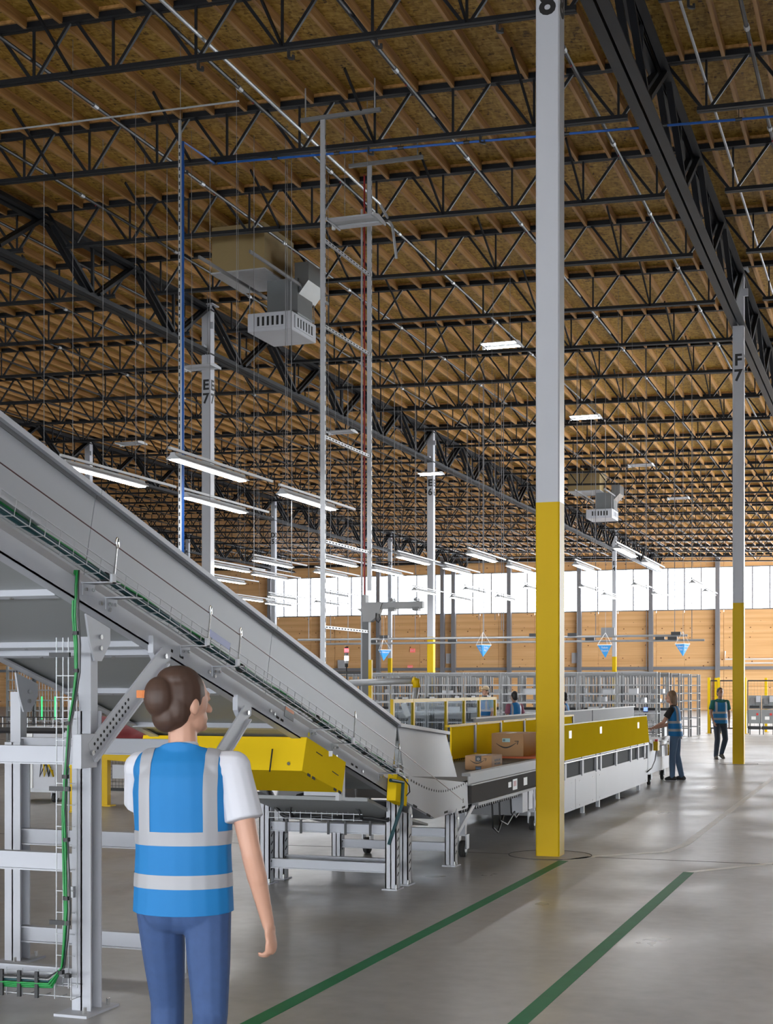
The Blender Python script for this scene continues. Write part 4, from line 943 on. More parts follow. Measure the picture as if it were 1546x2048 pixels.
def person(label, loc, rz, J, voxel=.009, hv=1.0, skin=None, top=(0.8, 0.8, 0.82), legs=None, hair=(0.05, 0.025, 0.015), hairstyle='short', shoe=(0.03, 0.03, 0.032), head_turn=0.0, lean=0.0, scale=1.0, clip=False, sleeves=.55, loose_legs=1.0, hat=None):
    """J: joints in metres for a 1.75 m figure facing +y: sho, elb, wri, hip, kne, ank as (left, right)"""
    V = Vector; sk = skin or M_skin
    ln = lambda z, y=0.0, x=0.0: V((x, y + lean * (z - .95), z))          # spine point
    HT = Matrix.Rotation(head_turn, 3, 'Z'); hc = ln(1.635, .015)
    H_ = lambda x, y, z: hc + HT @ V((x, y, z))
    pr = [('e', H_(0, 0, .01), (.074, .093, .110), HT), ('e', H_(0, .025, -.06), (.056, .068, .062), HT), ('c', H_(0, .088, .0), H_(0, .108, -.028), .010, .015, 8, 3),
          ('e', H_(0, .085, -.062), (.024, .012, .008), HT), ('e', H_(0, .078, -.092), (.02, .02, .018), HT),
          ('e', H_(.076, -.005, -.015), (.010, .020, .032), HT), ('e', H_(-.076, -.005, -.015), (.010, .020, .032), HT),
          ('e', H_(.03, .082, .012), (.014, .010, .009), HT), ('e', H_(-.03, .082, .012), (.014, .010, .009), HT), ('e', H_(0, .078, .03), (.05, .014, .012), HT),
          ('c', ln(1.42), H_(0, -.01, -.07), .056, .052), ('e', ln(1.28), (.135, .085, .17)), ('e', ln(1.05), (.12, .08, .15)), ('e', ln(.93), (.135, .09, .10))]
    for s in (0, 1):
        sg = -1 if s == 0 else 1; a, b, c = V(J['sho'][s]), V(J['elb'][s]), V(J['wri'][s])
        pr += [('c', ln(1.40, 0, sg * .05), a, .05, .05), ('c', a, b, .046, .037), ('c', b, b.lerp(c, .35), .038, .037), ('c', b.lerp(c, .35), c, .037, .024, 12, 4, .85)]
        hand(pr, c, J.get('hd', ((c - b), (c - b)))[s], J.get('pn', ((1,0,0), (-1,0,0)))[s], J.get('tn', ((0,1,0), (0,1,0)))[s], J.get('curl', (.5, .5))[s])
        h, k, an = V(J['hip'][s]), V(J['kne'][s]), V(J['ank'][s]); pr += [('c', h, k, .065, .045), ('c', k, an, .045, .034)]
    body = skin_obj('person', grow(pr, voxel), sk); tag(body, label, 'person')
    # shirt
    ps = [('c', ln(1.31), ln(.92), .160, .155, 20, 5, .68, (1, 0, 0)), ('c', ln(1.40, 0, -.10), ln(1.40, 0, .10), .062, .062), ('c', ln(1.42), ln(1.46), .066, .06)]
    for s in (0, 1):
        a, b = V(J['sho'][s]), V(J['elb'][s]); ps += [('c', ln(1.39, 0, (-.1, .1)[s]), a, .07, .066), ('c', a, a.lerp(b, sleeves + .1), .064, .072, 14, 4, 1.0, None, .1)]
    sh = cut(grow(ps, voxel, 4), [((0, 0, .868), (0, 0, 1))])
    for s in (0, 1):
        a, b = V(J['sho'][s]), V(J['elb'][s])
    skin_obj('shirt', sh, mat('shirt_%s' % '_'.join('%02d' % int(c * 99) for c in top), top, 0.8), body)
    # vest
    pv_ = [('c', ln(1.31), ln(1.10), .183, .172, 20, 5, .70, (1, 0, 0)), ('c', ln(1.10), ln(.82), .172, .184, 20, 5, .72, (1, 0, 0)), ('c', ln(1.385, 0, -.10), ln(1.385, 0, .10), .082, .082), ('c', ln(1.38), ln(1.46, -.01), .10, .085, 16, 4, .8, (1, 0, 0))]
    vm = grow(pv_, voxel, 10); vest = cut(vm, [((0, 0, .875), (0, -.05, 1)), ((0, 0, 1.45), (0, -.55, -1))])
    # open neck
    vo = skin_obj('vest', vest, M_vest, body); so_m = vo.modifiers.new('cloth', 'SOLIDIFY'); so_m.thickness = .006; so_m.offset = 1
    for z0, z1 in ((.965, 1.015), (1.12, 1.17)): skin_obj('reflective_band', puff(cut(vm, [((0, 0, z0), (0, 0, 1)), ((0, 0, z1), (0, 0, -1))]), .008), M_tapeR, vo)
    for s in (-1, 1): skin_obj('reflective_strap', puff(cut(vm, [((s * .095, 0, 0), (s, 0, 0)), ((s * .14, 0, 0), (-s, 0, 0)), ((0, 0, 1.17), (0, 0, 1)), ((0, 0, 1.45), (0, -.55, -1))]), .008), M_tapeR, vo)
    # trousers
    pj = [('e', ln(.96), (.155, .115, .13)), ('e', V((.06, -.012, .90)), (.10, .098, .11)), ('e', V((0, 0, .885)), (.11, .098, .10)), ('e', V((-.06, -.012, .90)), (.10, .098, .11))]
    for s in (0, 1):
        h, k, an = V(J['hip'][s]), V(J['kne'][s]), V(J['ank'][s]); q = loose_legs
        pj += [('c', h, h.lerp(k, .5), .090, .080), ('c', h.lerp(k, .5), k, .080, .064 * q), ('c', k, k.lerp(an, .4), .064 * q, .062 * q), ('c', k.lerp(an, .4), an, .062 * q, .052 * q)]
    skin_obj('trousers', cut(grow(pj, voxel, 10), [((0, 0, .985), (0, 0, -1))]), legs or M_jean, body)
    # shoes
    M_sh = mat('shoe_%02d' % int(shoe[0] * 99), shoe, .6)
    for s in (0, 1):
        an = V(J['ank'][s]); fd = V(J.get('foot', ((0, 1, 0), (0, 1, 0)))[s]).normalized(); up = V((0, 0, 1)); z0 = an.z
        p_ = [('c', an - fd * .02 + up * -.02, an - fd * .045 + up * -.045, .042, .040), ('c', an - fd * .03 - up * .045, an + fd * .12 - up * .052, .042, .036, 12, 4, .8, fd.cross(up)), ('c', an + fd * .02 - up * .02, an + fd * .1 - up * .045, .038, .034)]
        sh_ = skin_obj('shoe', cut(grow(p_, .008), [((0, 0, z0 - .085), (0, 0, 1))] if abs(fd.z) < .2 else []), M_sh, body)
        sm = MB(); aa = an + up * -.083 - fd * .08; bb = an + up * -.083 + fd * .15; sm.bar(aa, bb, .085, .014); so2 = sm.build('sole', M_shine if shoe[0] < .05 else M_rubber); so2.parent = sh_
    # hair
    ph = [('e', H_(0, -.018, .028), (.084, .098, .108), HT), ('e', H_(0, -.05, -.02), (.078, .062, .085), HT)]
    if hairstyle == 'bob':
        for s in (-1, 1): ph += [('c', H_(s * .07, -.01, .03), H_(s * .074, .0, -.13), .028, .02)]
        ph += [('c', H_(0, -.075, .0), H_(0, -.08, -.135), .05, .04), ('c', H_(.045, -.065, 0), H_(.05, -.06, -.14), .04, .03), ('c', H_(-.045, -.065, 0), H_(-.05, -.06, -.14), .04, .03)]
    if hairstyle == 'bun': ph += [('e', H_(0, -.11, .02), (.062, .055, .075), HT), ('e', H_(0, -.08, -.05), (.06, .05, .06), HT), ('e', H_(0, -.03, .085), (.07, .08, .05), HT)]
    hm = cut(grow(ph, voxel, 2), [(H_(0, .062, .04), HT @ V((0, -1, .45)))])
    ho = skin_obj('hair', hm, mat('hair_%03d' % int(hair[0] * 999), hair, .55, var=.35, vscale=18, stretch=(1, 1, .2)), body)
    if clip:
        q = MB(); c0 = H_(-.055, -.135, .03); q.bar(c0 - HT @ V((.03, 0, .0)), c0 + HT @ V((.04, -.02, .0)), .03, .028); cl = q.build('hair_clip', mat('clip_orange', (0.75, 0.25, 0.08), .4)); cl.parent = ho
    if hat:
        v, f = [], []; ellipsoid(v, f, H_(0, -.005, .07), (.088, .105, .08), HT); ellipsoid(v, f, H_(0, .08, .065), (.08, .09, .012), HT)
        me = bpy.data.meshes.new('cap'); me.from_pydata(v, [], f); skin_obj('cap', me, mat('cap_cloth', hat, .8), body)
    body.location = loc; body.rotation_euler = (0, 0, rz); body.scale = (scale,) * 3
    return body

# facing angle: local +y turned to world; TH turns camera forward into place
STAND = dict(sho=((-.18, 0, 1.40), (.18, 0, 1.40)), elb=((-.23, -.02, 1.12), (.23, -.02, 1.12)), wri=((-.24, .06, .87), (.24, .06, .87)), hip=((-.085, 0, .90), (.085, 0, .90)), kne=((-.095, .02, .49), (.095, .02, .49)), ank=((-.1, -.02, .085), (.1, -.02, .085)))
# foreground walker, back to the camera, head turned to the right
Jw = dict(sho=((-.165, .03, 1.39), (.185, .0, 1.395)), elb=((-.20, .19, 1.17), (.262, -.05, 1.09)), wri=((-.12, .34, 1.04), (.315, .0, .825)),
          hd=((.1, .8, -.5), (.12, .25, -.95)), pn=((1, 0, 0), (-1, .2, 0)), tn=((0, .5, .8), (0, 1, .2)), curl=(.6, .75),
          hip=((-.088, 0, .90), (.088, 0, .90)), kne=((-.10, .16, .50), (.105, -.02, .49)), ank=((-.10, .14, .085), (.115, -.28, .15)), foot=((0, 1, 0), (0, .8, -.55)))
pw = cw(-0.770, 5.5, 0)
person('walker in blue vest, white tee and jeans, seen from behind in the foreground', (pw.x, pw.y, 0), TH - .10, Jw, voxel=.0052, hairstyle='bun', hair=(0.055, 0.026, 0.016), head_turn=-.75, clip=True, scale=1.035, top=(0.58, 0.58, 0.63), sleeves=.5)
# woman at the end table: faces the table (image left), arms reaching down to it
Jt = dict(sho=((-.17, .05, 1.38), (.17, .04, 1.38)), elb=((-.19, .20, 1.13), (.20, .17, 1.10)), wri=((-.13, .42, 1.03), (.14, .42, 1.02)), hd=((.1, 1, -.15), (-.1, 1, -.15)), pn=((0, 0, -1), (0, 0, -1)), tn=((1, 0, 0), (-1, 0, 0)), curl=(.7, .7),
          hip=((-.085, 0, .90), (.085, 0, .90)), kne=((-.09, .04, .49), (.09, -.01, .49)), ank=((-.1, .04, .085), (.1, -.10, .085)))
pf = atZ(1351, 1561)
person('woman in blue vest, dark tee and jeans reaching over the end table', (pf.x, pf.y, 0), TH + 1.15, Jt, voxel=.008, hairstyle='bob', hair=(0.20, 0.125, 0.075), scale=.955, top=(0.015, 0.015, 0.017), sleeves=.45, lean=.10, head_turn=.15, legs=mat('mid_blue_jeans', (0.10, 0.17, 0.28), .8, var=.12, vscale=30))
# man walking towards the camera beside column F 7
Jm = dict(sho=((-.18, 0, 1.40), (.18, 0, 1.40)), elb=((-.25, -.06, 1.13), (.25, .05, 1.13)), wri=((-.24, -.02, .88), (.22, .18, .92)), hip=((-.088, 0, .90), (.088, 0, .90)), kne=((-.13, .02, .49), (.11, .14, .50)), ank=((-.12, -.24, .13), (.15, .14, .085)), foot=((-.15, .85, -.4), (.1, 1, 0)))
pm = atZ(1440, 1518)
person('man in blue vest and dark trousers walking beside the column marked F 7', (pm.x, pm.y, 0), TH + math.pi + .1, Jm, voxel=.011, hair=(0.02, 0.015, 0.012), skin=M_skind, top=(0.01, 0.12, 0.11), legs=M_djean, shoe=(0.06, 0.05, 0.04), scale=.985, loose_legs=1.1)
# background workers behind the sorter
def bgp(label, px, d, rz, **k):
    p = cw((px - CX) * d / FPX, d, 0); person(label, (p.x, p.y, 0), rz, STAND, voxel=.014, **k)
bgp('far worker in blue vest and tan cap behind the yellow framed panes', 972, 37.5, TH + 2.2, hat=(0.4, 0.3, 0.18), top=(0.05, 0.2, 0.25), scale=1.0)
bgp('far dark-haired worker in blue vest left of the nearest column', 1029, 33, TH + .5, hair=(0.012, 0.01, 0.01), skin=M_skind, top=(0.3, 0.1, 0.15), scale=.94)
bgp('far worker mostly hidden just right of the nearest column', 1128, 33, TH + 1.2, hair=(0.012, 0.01, 0.01), skin=M_skind, top=(0.6, 0.2, 0.08), scale=.93)
# ------------------------------------------------------------------ yellow framed panes behind the conveyor
M_glass = mat_pane('guard_pane', (0.70, 0.73, 0.75), 0.008)
XG = -6.6
gf = thing('glazed_guard', 'yellow framed safety screen with clear panes behind the belt conveyor', 'screen', (XG, 22, 0))
pxs = [785, 826, 892, 928, 958, 990]; ys_ = [atX(p, 1395, XG).y for p in pxs]; zt_ = atX(892, 1396, XG).z
for i, y in enumerate(ys_): q = MB(); q.bx(XG - .022, XG + .022, y - .03, y + .03, 0, zt_); q.build('post', M_yel, gf)
for i in range(len(ys_) - 1):
    a, b = ys_[i] + .03, ys_[i+1] - .03
    q = MB(); q.bx(XG - .02, XG + .02, a, b, zt_ - .05, zt_); fr_ = q.build('top_rail', M_yel, gf)
    q = MB(); q.bx(XG - .03, XG + .03, a, b, .55, .61); q.build('bottom_rail', M_yel, gf)
    q = MB(); q.bx(XG - .005, XG + .005, a, b, .61, zt_ - .06); q.build('pane', M_glass, gf)
    q = MB(); q.bx(XG - .03, XG + .03, (a + b) / 2 - .12, (a + b) / 2 + .12, zt_, zt_ + .025); q.build('clip', M_bplas, fr_)

# ------------------------------------------------------------------ jib crane, mesh fence, beacon
ym = 24.0
pj_ = atY(733, 1300, ym); k_ = lambda py, px=733: atY(px, py, ym).z
jc = thing('jib_crane', 'dark grey post with a short overhead jib arm behind the conveyor', 'crane', (pj_.x, ym, 0))
q = MB(); q.bx(pj_.x - .06, pj_.x + .06, ym - .06, ym + .06, 0, k_(1235)); q.build('post', mat('crane_grey', (0.10, 0.105, 0.11), .5), jc)
xa = atY(728, 1200, ym).x; xb = atY(847, 1200, ym).x; M_arm = mat('arm_grey', (0.27, 0.27, 0.275), .5)
q = MB(); q.bx(pj_.x + .05, xb, ym - .06, ym + .06, k_(1219), k_(1205)); q.build('arm', M_arm, jc)
q = MB(); q.prism([(xa, k_(1190)), (xa + .06, k_(1190)), (xa + .06, k_(1206)), (pj_.x + .32, k_(1206)), (pj_.x + .24, k_(1232)), (pj_.x + .1, k_(1244)), (xa, k_(1244))], 'y', ym - .08, ym + .08); q.build('head_plate', M_arm, jc)
q = MB(); q.prism([(xa - .13, k_(1217)), (xa, k_(1217)), (xa, k_(1228))], 'y', ym - .03, ym + .03); q.build('stop_wedge', M_arm, jc)
for px in (785, 833):
    x_ = atY(px, 1212, ym).x; q = MB(); q.bx(x_ - .055, x_ + .055, ym - .085, ym + .085, k_(1223), k_(1216)); q.bx(x_ - .03, x_ + .03, ym - .08, ym + .08, k_(1204), k_(1199)); tr_ = q.build('trolley', M_machd, jc)
    q = MB(); q.ring((x_ + .02, ym - .05, k_(1203)), (0, 1, 0), .05, .006, 12, 5); q.build('hose_loop', M_bplas, tr_)
q = MB(); q.path([atY(752, 1226, ym - .1), atY(752, 1240, ym - .1), atY(757, 1245, ym - .1), atY(761, 1238, ym - .1), atY(758, 1228, ym - .1)], .012, 6); q.build('cable_loop', M_bplas, jc, True)
yp_ = thing('guard_post', 'short yellow post at the end of the black mesh fence', 'post', (atY(741, 1380, ym - .15).x, ym - .15, 0))
x_ = yp_.location.x; q = MB(); q.bx(x_ - .03, x_ + .03, ym - .18, ym - .12, 0.012, k_(1320)); q.build('tube', M_yel, yp_); q = MB(); q.bx(x_ - .08, x_ + .08, ym - .23, ym - .07, 0, .012); q.build('base_plate', M_yel, yp_)
def mesh_fence(name, label, p0, p1, z0, z1, step=.06, m=M_bplas, cols=None):
    p0 = Vector(p0); p1 = Vector(p1); t = thing(name, label, 'fence', (p0.x, p0.y, 0)); L = (p1 - p0).length; d = (p1 - p0).normalized()
    def P(u, z): a = p0 + d * u; return (a.x, a.y, z)
    for za in (z0, z1): q = MB(); q.bar(P(0, za), P(L, za), .03, .05); q.build('frame_rail', m, t)
    for u in (0, L): q = MB(); q.bar(P(u, z0), P(u, z1), .03, .05); q.build('frame_stile', m, t)
    q = MB(); u = step
    while u < L: q.tube(P(u, z0), P(u, z1), .003, 3); u += step
    z = z0 + step
    while z < z1: q.tube(P(0, z), P(L, z), .003, 3); z += step
    tag(q.build('wire_mesh', m, t), kind='stuff')
    for u in (.02, L - .02): q = MB(); q.bar(P(u, 0), P(u, z0), .04, .04); q.build('foot', m, t)
    return t
mesh_fence('mesh_fence', 'black wire mesh fence behind the incline next to the short yellow post', (atY(590, 1345, ym + .1).x, ym + .1, 0), (atY(736, 1345, ym + .1).x, ym + .1, 0), .15, k_(1345))
bt = thing('signal_beacon', 'stacked signal beacon glowing red and white on a thin pole', 'beacon', (atY(693, 1330, 23.2).x, 23.2, 0))
x_ = bt.location.x; kz = lambda py: atY(693, py, 23.2).z
for nm, a, b, r, mm in (('cap', 1297, 1293, .032, M_bplas), ('red_lamp', 1304.5, 1297, .038, mat('beacon_red', (0.8, .05, .05), .3, emit=(1, .08, .10), es=5)), ('collar', 1312, 1304.5, .034, M_machd), ('white_lamp', 1321, 1312, .038, mat('beacon_white', (1, 1, 1), .3, emit=(1, 1, 1), es=5)), ('grey_unit', 1327, 1321, .036, M_mach), ('socket', 1334, 1327, .028, M_bplas), ('pole', 1560, 1334, .011, M_bplas)):
    q = MB(); q.tube((x_, 23.2, kz(a)), (x_, 23.2, kz(b)), r, 12); q.build(nm, mm, bt, True)
q = MB(); q.tube((x_, 23.2, 0), (x_, 23.2, kz(1558)), .03, 8); q.build('stand', M_machd, bt)

# grey pipe with a yellow elbow and a tag
pg = thing('vacuum_pipe', 'grey pipe with a yellow elbow and a hanging white tag', 'pipe', (atY(832, 1400, 20.5).x, 20.5, 0))
a0, a1, a2 = atY(700, 1366, 20.5), atY(826, 1361, 20.5), atY(833, 1375, 20.5); a3 = atY(820, 1452, 20.4)
q = MB(); q.tube(a0, a1, .05, 10); q.build('cross_pipe', M_galv, pg, True)
q = MB(); q.path([a1, a1 + Vector((.05, 0, -.01)), a2], .06, 10); q.build('elbow', M_yel, pg, True)
q = MB(); q.path([a2, a3, (a3.x - .03, a3.y, 0.0)], .045, 10); q.build('down_pipe', M_galv, pg, True)
b0 = atY(814, 1420, 20.3); q = MB(); q.bar(b0 + Vector((-.06, 0, .1)), b0 + Vector((.02, 0, -.1)), .09, .004, up=(0, 1, 0)); q.build('white_tag', M_shine, pg)
q = MB(); q.tube((a0.x + .02, a0.y, 0), (a0.x + .02, a0.y, a0.z), .04, 8); q.build('far_leg', M_galv, pg)

# ------------------------------------------------------------------ steel racks in rows
M_rack = mat('rack_grey', (0.20, 0.205, 0.21), .5); M_lip = mat('rack_lip', (0.36, 0.37, 0.39), .5)
rk = thing('steel_rack', '', 'rack', (0, 0, 0), 'steel racks in rows')
RWd, RD, RHt = 1.2, .6, 2.2
for x_ in (0.032, RWd - .032):
    for y_ in (0.022, RD - .02): q = MB(); q.bx(x_ - .03, x_ + .03, y_ - .02, y_ + .02, 0, RHt); q.build('post', M_rack, rk)
q = MB(); q.bx(RWd * .55 - .02, RWd * .55 + .02, 0, .04, 0, RHt - .06); q.build('mid_post', M_rack, rk)
for z_ in (.30, .62, .95, 1.25, 1.52, 1.80):
    q = MB(); q.bx(0, RWd, 0.03, RD, z_, z_ + .012); so2 = q.build('shelf', M_lip, rk); q = MB(); q.bx(.03, RWd - .03, -.005, .012, z_ - .012, z_ + .03); q.build('shelf_lip', M_lip if z_ > .4 else M_rack, so2)
q = MB(); q.bx(0, RWd, -.01, .03, RHt - .10, RHt - .04); q.build('top_rail', M_rack, rk); q = MB(); q.bx(0, RWd, -.02, .06, RHt - .02, RHt + .01); q.build('top_cap', M_lip, rk)
M_tote = mat('pale_tote', (0.42, 0.43, 0.45), .5)
used = False; RN = ['front', 'second', 'third', 'fourth', 'fifth']
for r_, Y in enumerate((44.0, 46.4, 48.8, 51.2, 53.6)):
    for c_ in range(9):
        X = -17.8 + 1.22 * c_
        o = rk if not used else copy_tree(rk); used = True
        o.location = (X, Y, 0); o['label'] = 'grey steel rack in the %s row, %s from the left' % (RN[r_], ORD[c_])
random.seed(11)
tk = 0
for r_, Y in enumerate((44.0, 46.4)):
    for c_ in range(9):
        X = -17.8 + 1.22 * c_
        for z_ in (.95, 1.25, 1.52):
            if random.random() < .45:
                w_ = random.uniform(.25, .5); x_ = X + random.uniform(.05, 1.1 - w_); tk += 1
                q = MB(); q.bx(x_, x_ + w_, Y + .1, Y + .5, z_ + .0125, z_ + random.uniform(.12, .2)); o = q.build('tote', M_tote, origin=(x_, Y, z_ + .0125), bevel=.01)
                tag(o, 'pale tote on the %s shelf of %s rack, %s row' % ({.95: 'third', 1.25: 'fourth', 1.52: 'fifth'}[z_], ORD[c_], RN[r_]), 'tote', 'totes on the racks')
# white conveyor with a black edge glowing behind the first rows
wc = thing('white_conveyor', 'long white conveyor with black edge seen through the racks', 'conveyor', (-10, 45.5, 0))
q = MB(); q.bx(-16.5, -6.6, 45.2, 45.9, .72, 1.02); q.build('side', M_shine, wc); q = MB(); q.bx(-16.5, -6.6, 45.18, 45.92, 1.02, 1.10); q.build('black_edge', M_bplas, wc)
for x_ in (-16.2, -11.5, -6.9): q = MB(); q.bx(x_, x_ + .08, 45.3, 45.8, 0, .72); q.build('leg', M_rack, wc)
sc_ = thing('monitor', 'small screen glowing blue behind the racks', 'screen', (atY(1291, 1420, 45.0).x, 45.0, 1.1))
c0 = atY(1291, 1416, 45.0); q = MB(); q.bx(c0.x - .06, c0.x + .06, 45.0, 45.03, c0.z - .1, c0.z + .02); q.build('panel', mat('blue_screen', (.1, .2, .9), .3, emit=(.25, .4, 1.0), es=1.6), sc_); q = MB(); q.bx(c0.x - .07, c0.x + .07, 45.03, 45.06, c0.z - .14, c0.z + .03); q.build('case', M_bplas, sc_); q = MB(); q.bx(c0.x - .02, c0.x + .02, 45.03, 45.06, 0, c0.z - .14); q.build('stand', M_bplas, sc_)

# ------------------------------------------------------------------ overhead rails with devices, pyramid signs
for i, (xa_, ya_, xb_, yb_2, Y) in enumerate(((596, 1281.5, 1375, 1269, 43.0), (640, 1289.5, 1409, 1278.5, 44.5))):
    a, b = atY(xa_, ya_, Y), atY(xb_, yb_2, Y); z_ = (a.z + b.z) / 2; a.z = b.z = z_
    t = thing('overhead_rail', ['upper silver tube hung level in front of the timber wall', 'lower silver tube hung level in front of the timber wall'][i], 'rail', a, 'overhead rails')
    q = MB(); q.tube(a, b, .035, 8); q.build('tube', M_galv, t, True)
    for px in ((768, 1068, 1145, 1352) if i == 0 else (745, 905, 1110, 1180, 1320, 1345)):
        c0 = atY(px, 1275, Y); q = MB(); q.bx(c0.x - .14, c0.x + .14, Y - .05, Y + .05, z_ + .02, z_ + .11); q.build('sensor', M_bplas, t)
    if i == 0: c0 = atY(1216, 1275, Y); q = MB(); q.bx(c0.x - .2, c0.x + .2, Y - .05, Y + .05, z_ - .02, z_ + .26); q.build('camera_box', M_machd, t)
    n = 4
    for j in range(n + 1):
        x_ = a.x + (b.x - a.x) * (.03 + .94 * j / n); q = MB(); q.tube((x_, Y, z_ + .03), (x_, Y, zr(x_) - .02), .012, 5); q.build('hanger_rod', M_wire, t)
M_sign = mat('sign_blue', (0.05, 0.36, 0.82), .5)
def pyramid(px, py0, py1, half, Y, lines, label, rot):
    c0 = atY(px, py0, Y); zt = c0.z; zb = atY(px, py1, Y).z; t = thing('hanging_sign', label, 'sign', (c0.x, Y, zt), 'blue pyramid signs')
    w = half * (c0 - Vector((0, 0, CAMH))).length / FPX * 1.08
    pts = [Vector((c0.x + w * 1.1 * math.cos(rot + k * 2.0944), Y + w * 1.1 * math.sin(rot + k * 2.0944), zt)) for k in range(3)]; tip = Vector((c0.x, Y, zb))
    q = MB(); q.add(pts + [tip], [(0, 1, 2), (0, 3, 1), (1, 3, 2), (2, 3, 0)]); q.build('pyramid', M_sign, t)
    q = MB()
    for k in range(3): q.tube(pts[k], pts[(k+1) % 3], .012, 5)
    q.build('edge_trim', M_shine, t)
    apex = Vector((c0.x, Y, zt + w * 1.6))
    for p_ in pts: q = MB(); q.tube(p_, apex, .006, 4); q.build('cord', M_shine, t)
    q = MB(); q.tube(apex, (c0.x, Y, zr(c0.x) - .02), .006, 4); q.build('hanger_wire', M_wire, t)
    for k in range(3):                                        # lettering on the two faces turned to the camera
        a, b = pts[k], pts[(k+1) % 3]; mid = (a + b) / 2
        nrm = (b - a).cross(tip - a).normalized()
        if nrm.dot(mid - c0) < 0: nrm = -nrm
        if nrm.y > -.2: continue
        if (b - a).x < 0: a, b = b, a
        for li, s_ in enumerate(lines):
            u = .2 + .24 * li; ctr = mid.lerp(tip, u) + nrm * .004
            text(s_, w * .42, M_shine, t, facing(ctr, b - a, (mid - tip)), sx=.7 if len(lines) > 1 else .8, ext=.0005)
pyramid(767, 1300, 1322, 13, 42, ['Rebound'], 'blue pyramid sign hung beside the jib crane', -1.57)
pyramid(966, 1290, 1314, 15, 42, ['Sorting', 'Wall'], 'blue pyramid sign hung left of the nearest column', -1.45)
pyramid(1211, 1290, 1316, 14, 42, ['Robots', 'Rework'], 'blue pyramid sign hung beside the far column marked E 4', -.55)
pyramid(1366, 1288, 1313, 14, 42, ['Outbound', 'Dock'], 'blue pyramid sign hung left of the column marked F 7', -1.3)

# exit signs, wall boxes and a door on the far wall
for px, py, lb_ in ((825, 1301, 'upper red exit sign on the far timber wall'), (820, 1334.5, 'lower red exit sign on the far timber wall')):
    c0 = atY(px, py, WALLY - .1); t = thing('exit_sign', lb_, 'sign', c0); q = MB(); q.bx(c0.x - .2, c0.x + .2, WALLY - .12, WALLY - .045, c0.z - .15, c0.z + .15); q.build('case', mat('exit_red', (.8, .12, .12), .4, emit=(1, .2, .2), es=.5), t)
    text('EXIT', .2, M_shine, t, facing((c0.x, WALLY - .122, c0.z), (1, 0, 0)))
for px, py, lb_ in ((684, 1330, 'grey louvre box low on the timber wall left of the masts'), (901, 1317, 'small grey box on the timber wall behind the column E 6'), (1153, 1316, 'small grey box on the timber wall right of the nearest column')):
    c0 = atY(px, py, WALLY - .1); q = MB(); q.bx(c0.x - .35, c0.x + .35, WALLY - .2, WALLY - .045, c0.z - .4, c0.z + .4); o = q.build('wall_box', M_mach, origin=c0); tag(o, lb_, 'box')
a = atY(1225, 1350, WALLY).x; b = atY(1296, 1350, WALLY).x
q = MB(); q.bx(a, b, WALLY - .1, WALLY - .045, 0.01, 3.0); d_ = q.build('door_1', mat('roller_door', (.5, .45, .42), .5)); tag(d_, kind='structure')
c0 = atY(1500, 1318, WALLY - .2); t = thing('wall_pipe', 'white bent pipes on the timber wall at the right edge', 'pipe', c0)
for dx, dz in ((-.4, 0), (.9, -.3)): q = MB(); q.path([(c0.x + dx - 1.4, WALLY - .2, c0.z + .6 + dz), (c0.x + dx - 1.4, WALLY - .2, c0.z + dz), (c0.x + dx + 6, WALLY - .2, c0.z + dz)], .06, 6); q.build('pipe', M_shine, t)

# ------------------------------------------------------------------ robot cell fence and cabinets at the right
yf = 55.6
def fx(px): return atY(px, 1467, yf).x
zf = atY(1470, 1355, yf).z
for px, lb_ in ((1418, 'yellow fence post nearest the racks, left of the walking man'), (1432, 'second yellow fence post left of the walking man'), (1437.5, 'third yellow fence post behind the walking man'), (1490, 'yellow fence post just right of column F 7'), (1532, 'yellow fence post behind the grey cabinets')):
    x_ = fx(px); yy = yf if px not in (1432, 1532) else yf + 2.5; x_ = atY(px, 1467, yy).x
    t = thing('fence_post', lb_, 'post', (x_, yy, 0), 'yellow fence posts'); q = MB(); q.bx(x_ - .05, x_ + .05, yy - .05, yy + .05, .012, zf); q.build('tube', M_yel, t); q = MB(); q.bx(x_ - .11, x_ + .11, yy - .08, yy + .08, 0, .012); q.build('base_plate', M_yel, t)
mesh_fence('mesh_fence', 'black mesh fence panel between yellow posts behind the walking man', (fx(1440), yf, 0), (fx(1487), yf, 0), .2, zf - .12, .12)
mesh_fence('mesh_fence', 'black framed gate between the first two yellow fence posts', (fx(1421), yf, 0), (fx(1435), yf, 0), .2, zf - .12, .3)
mesh_fence('mesh_fence', 'black mesh fence panel behind the grey cabinets at the right edge', (fx(1493), yf + .5, 0), (fx(1600), yf + .5, 0), .2, zf - .12, .12)
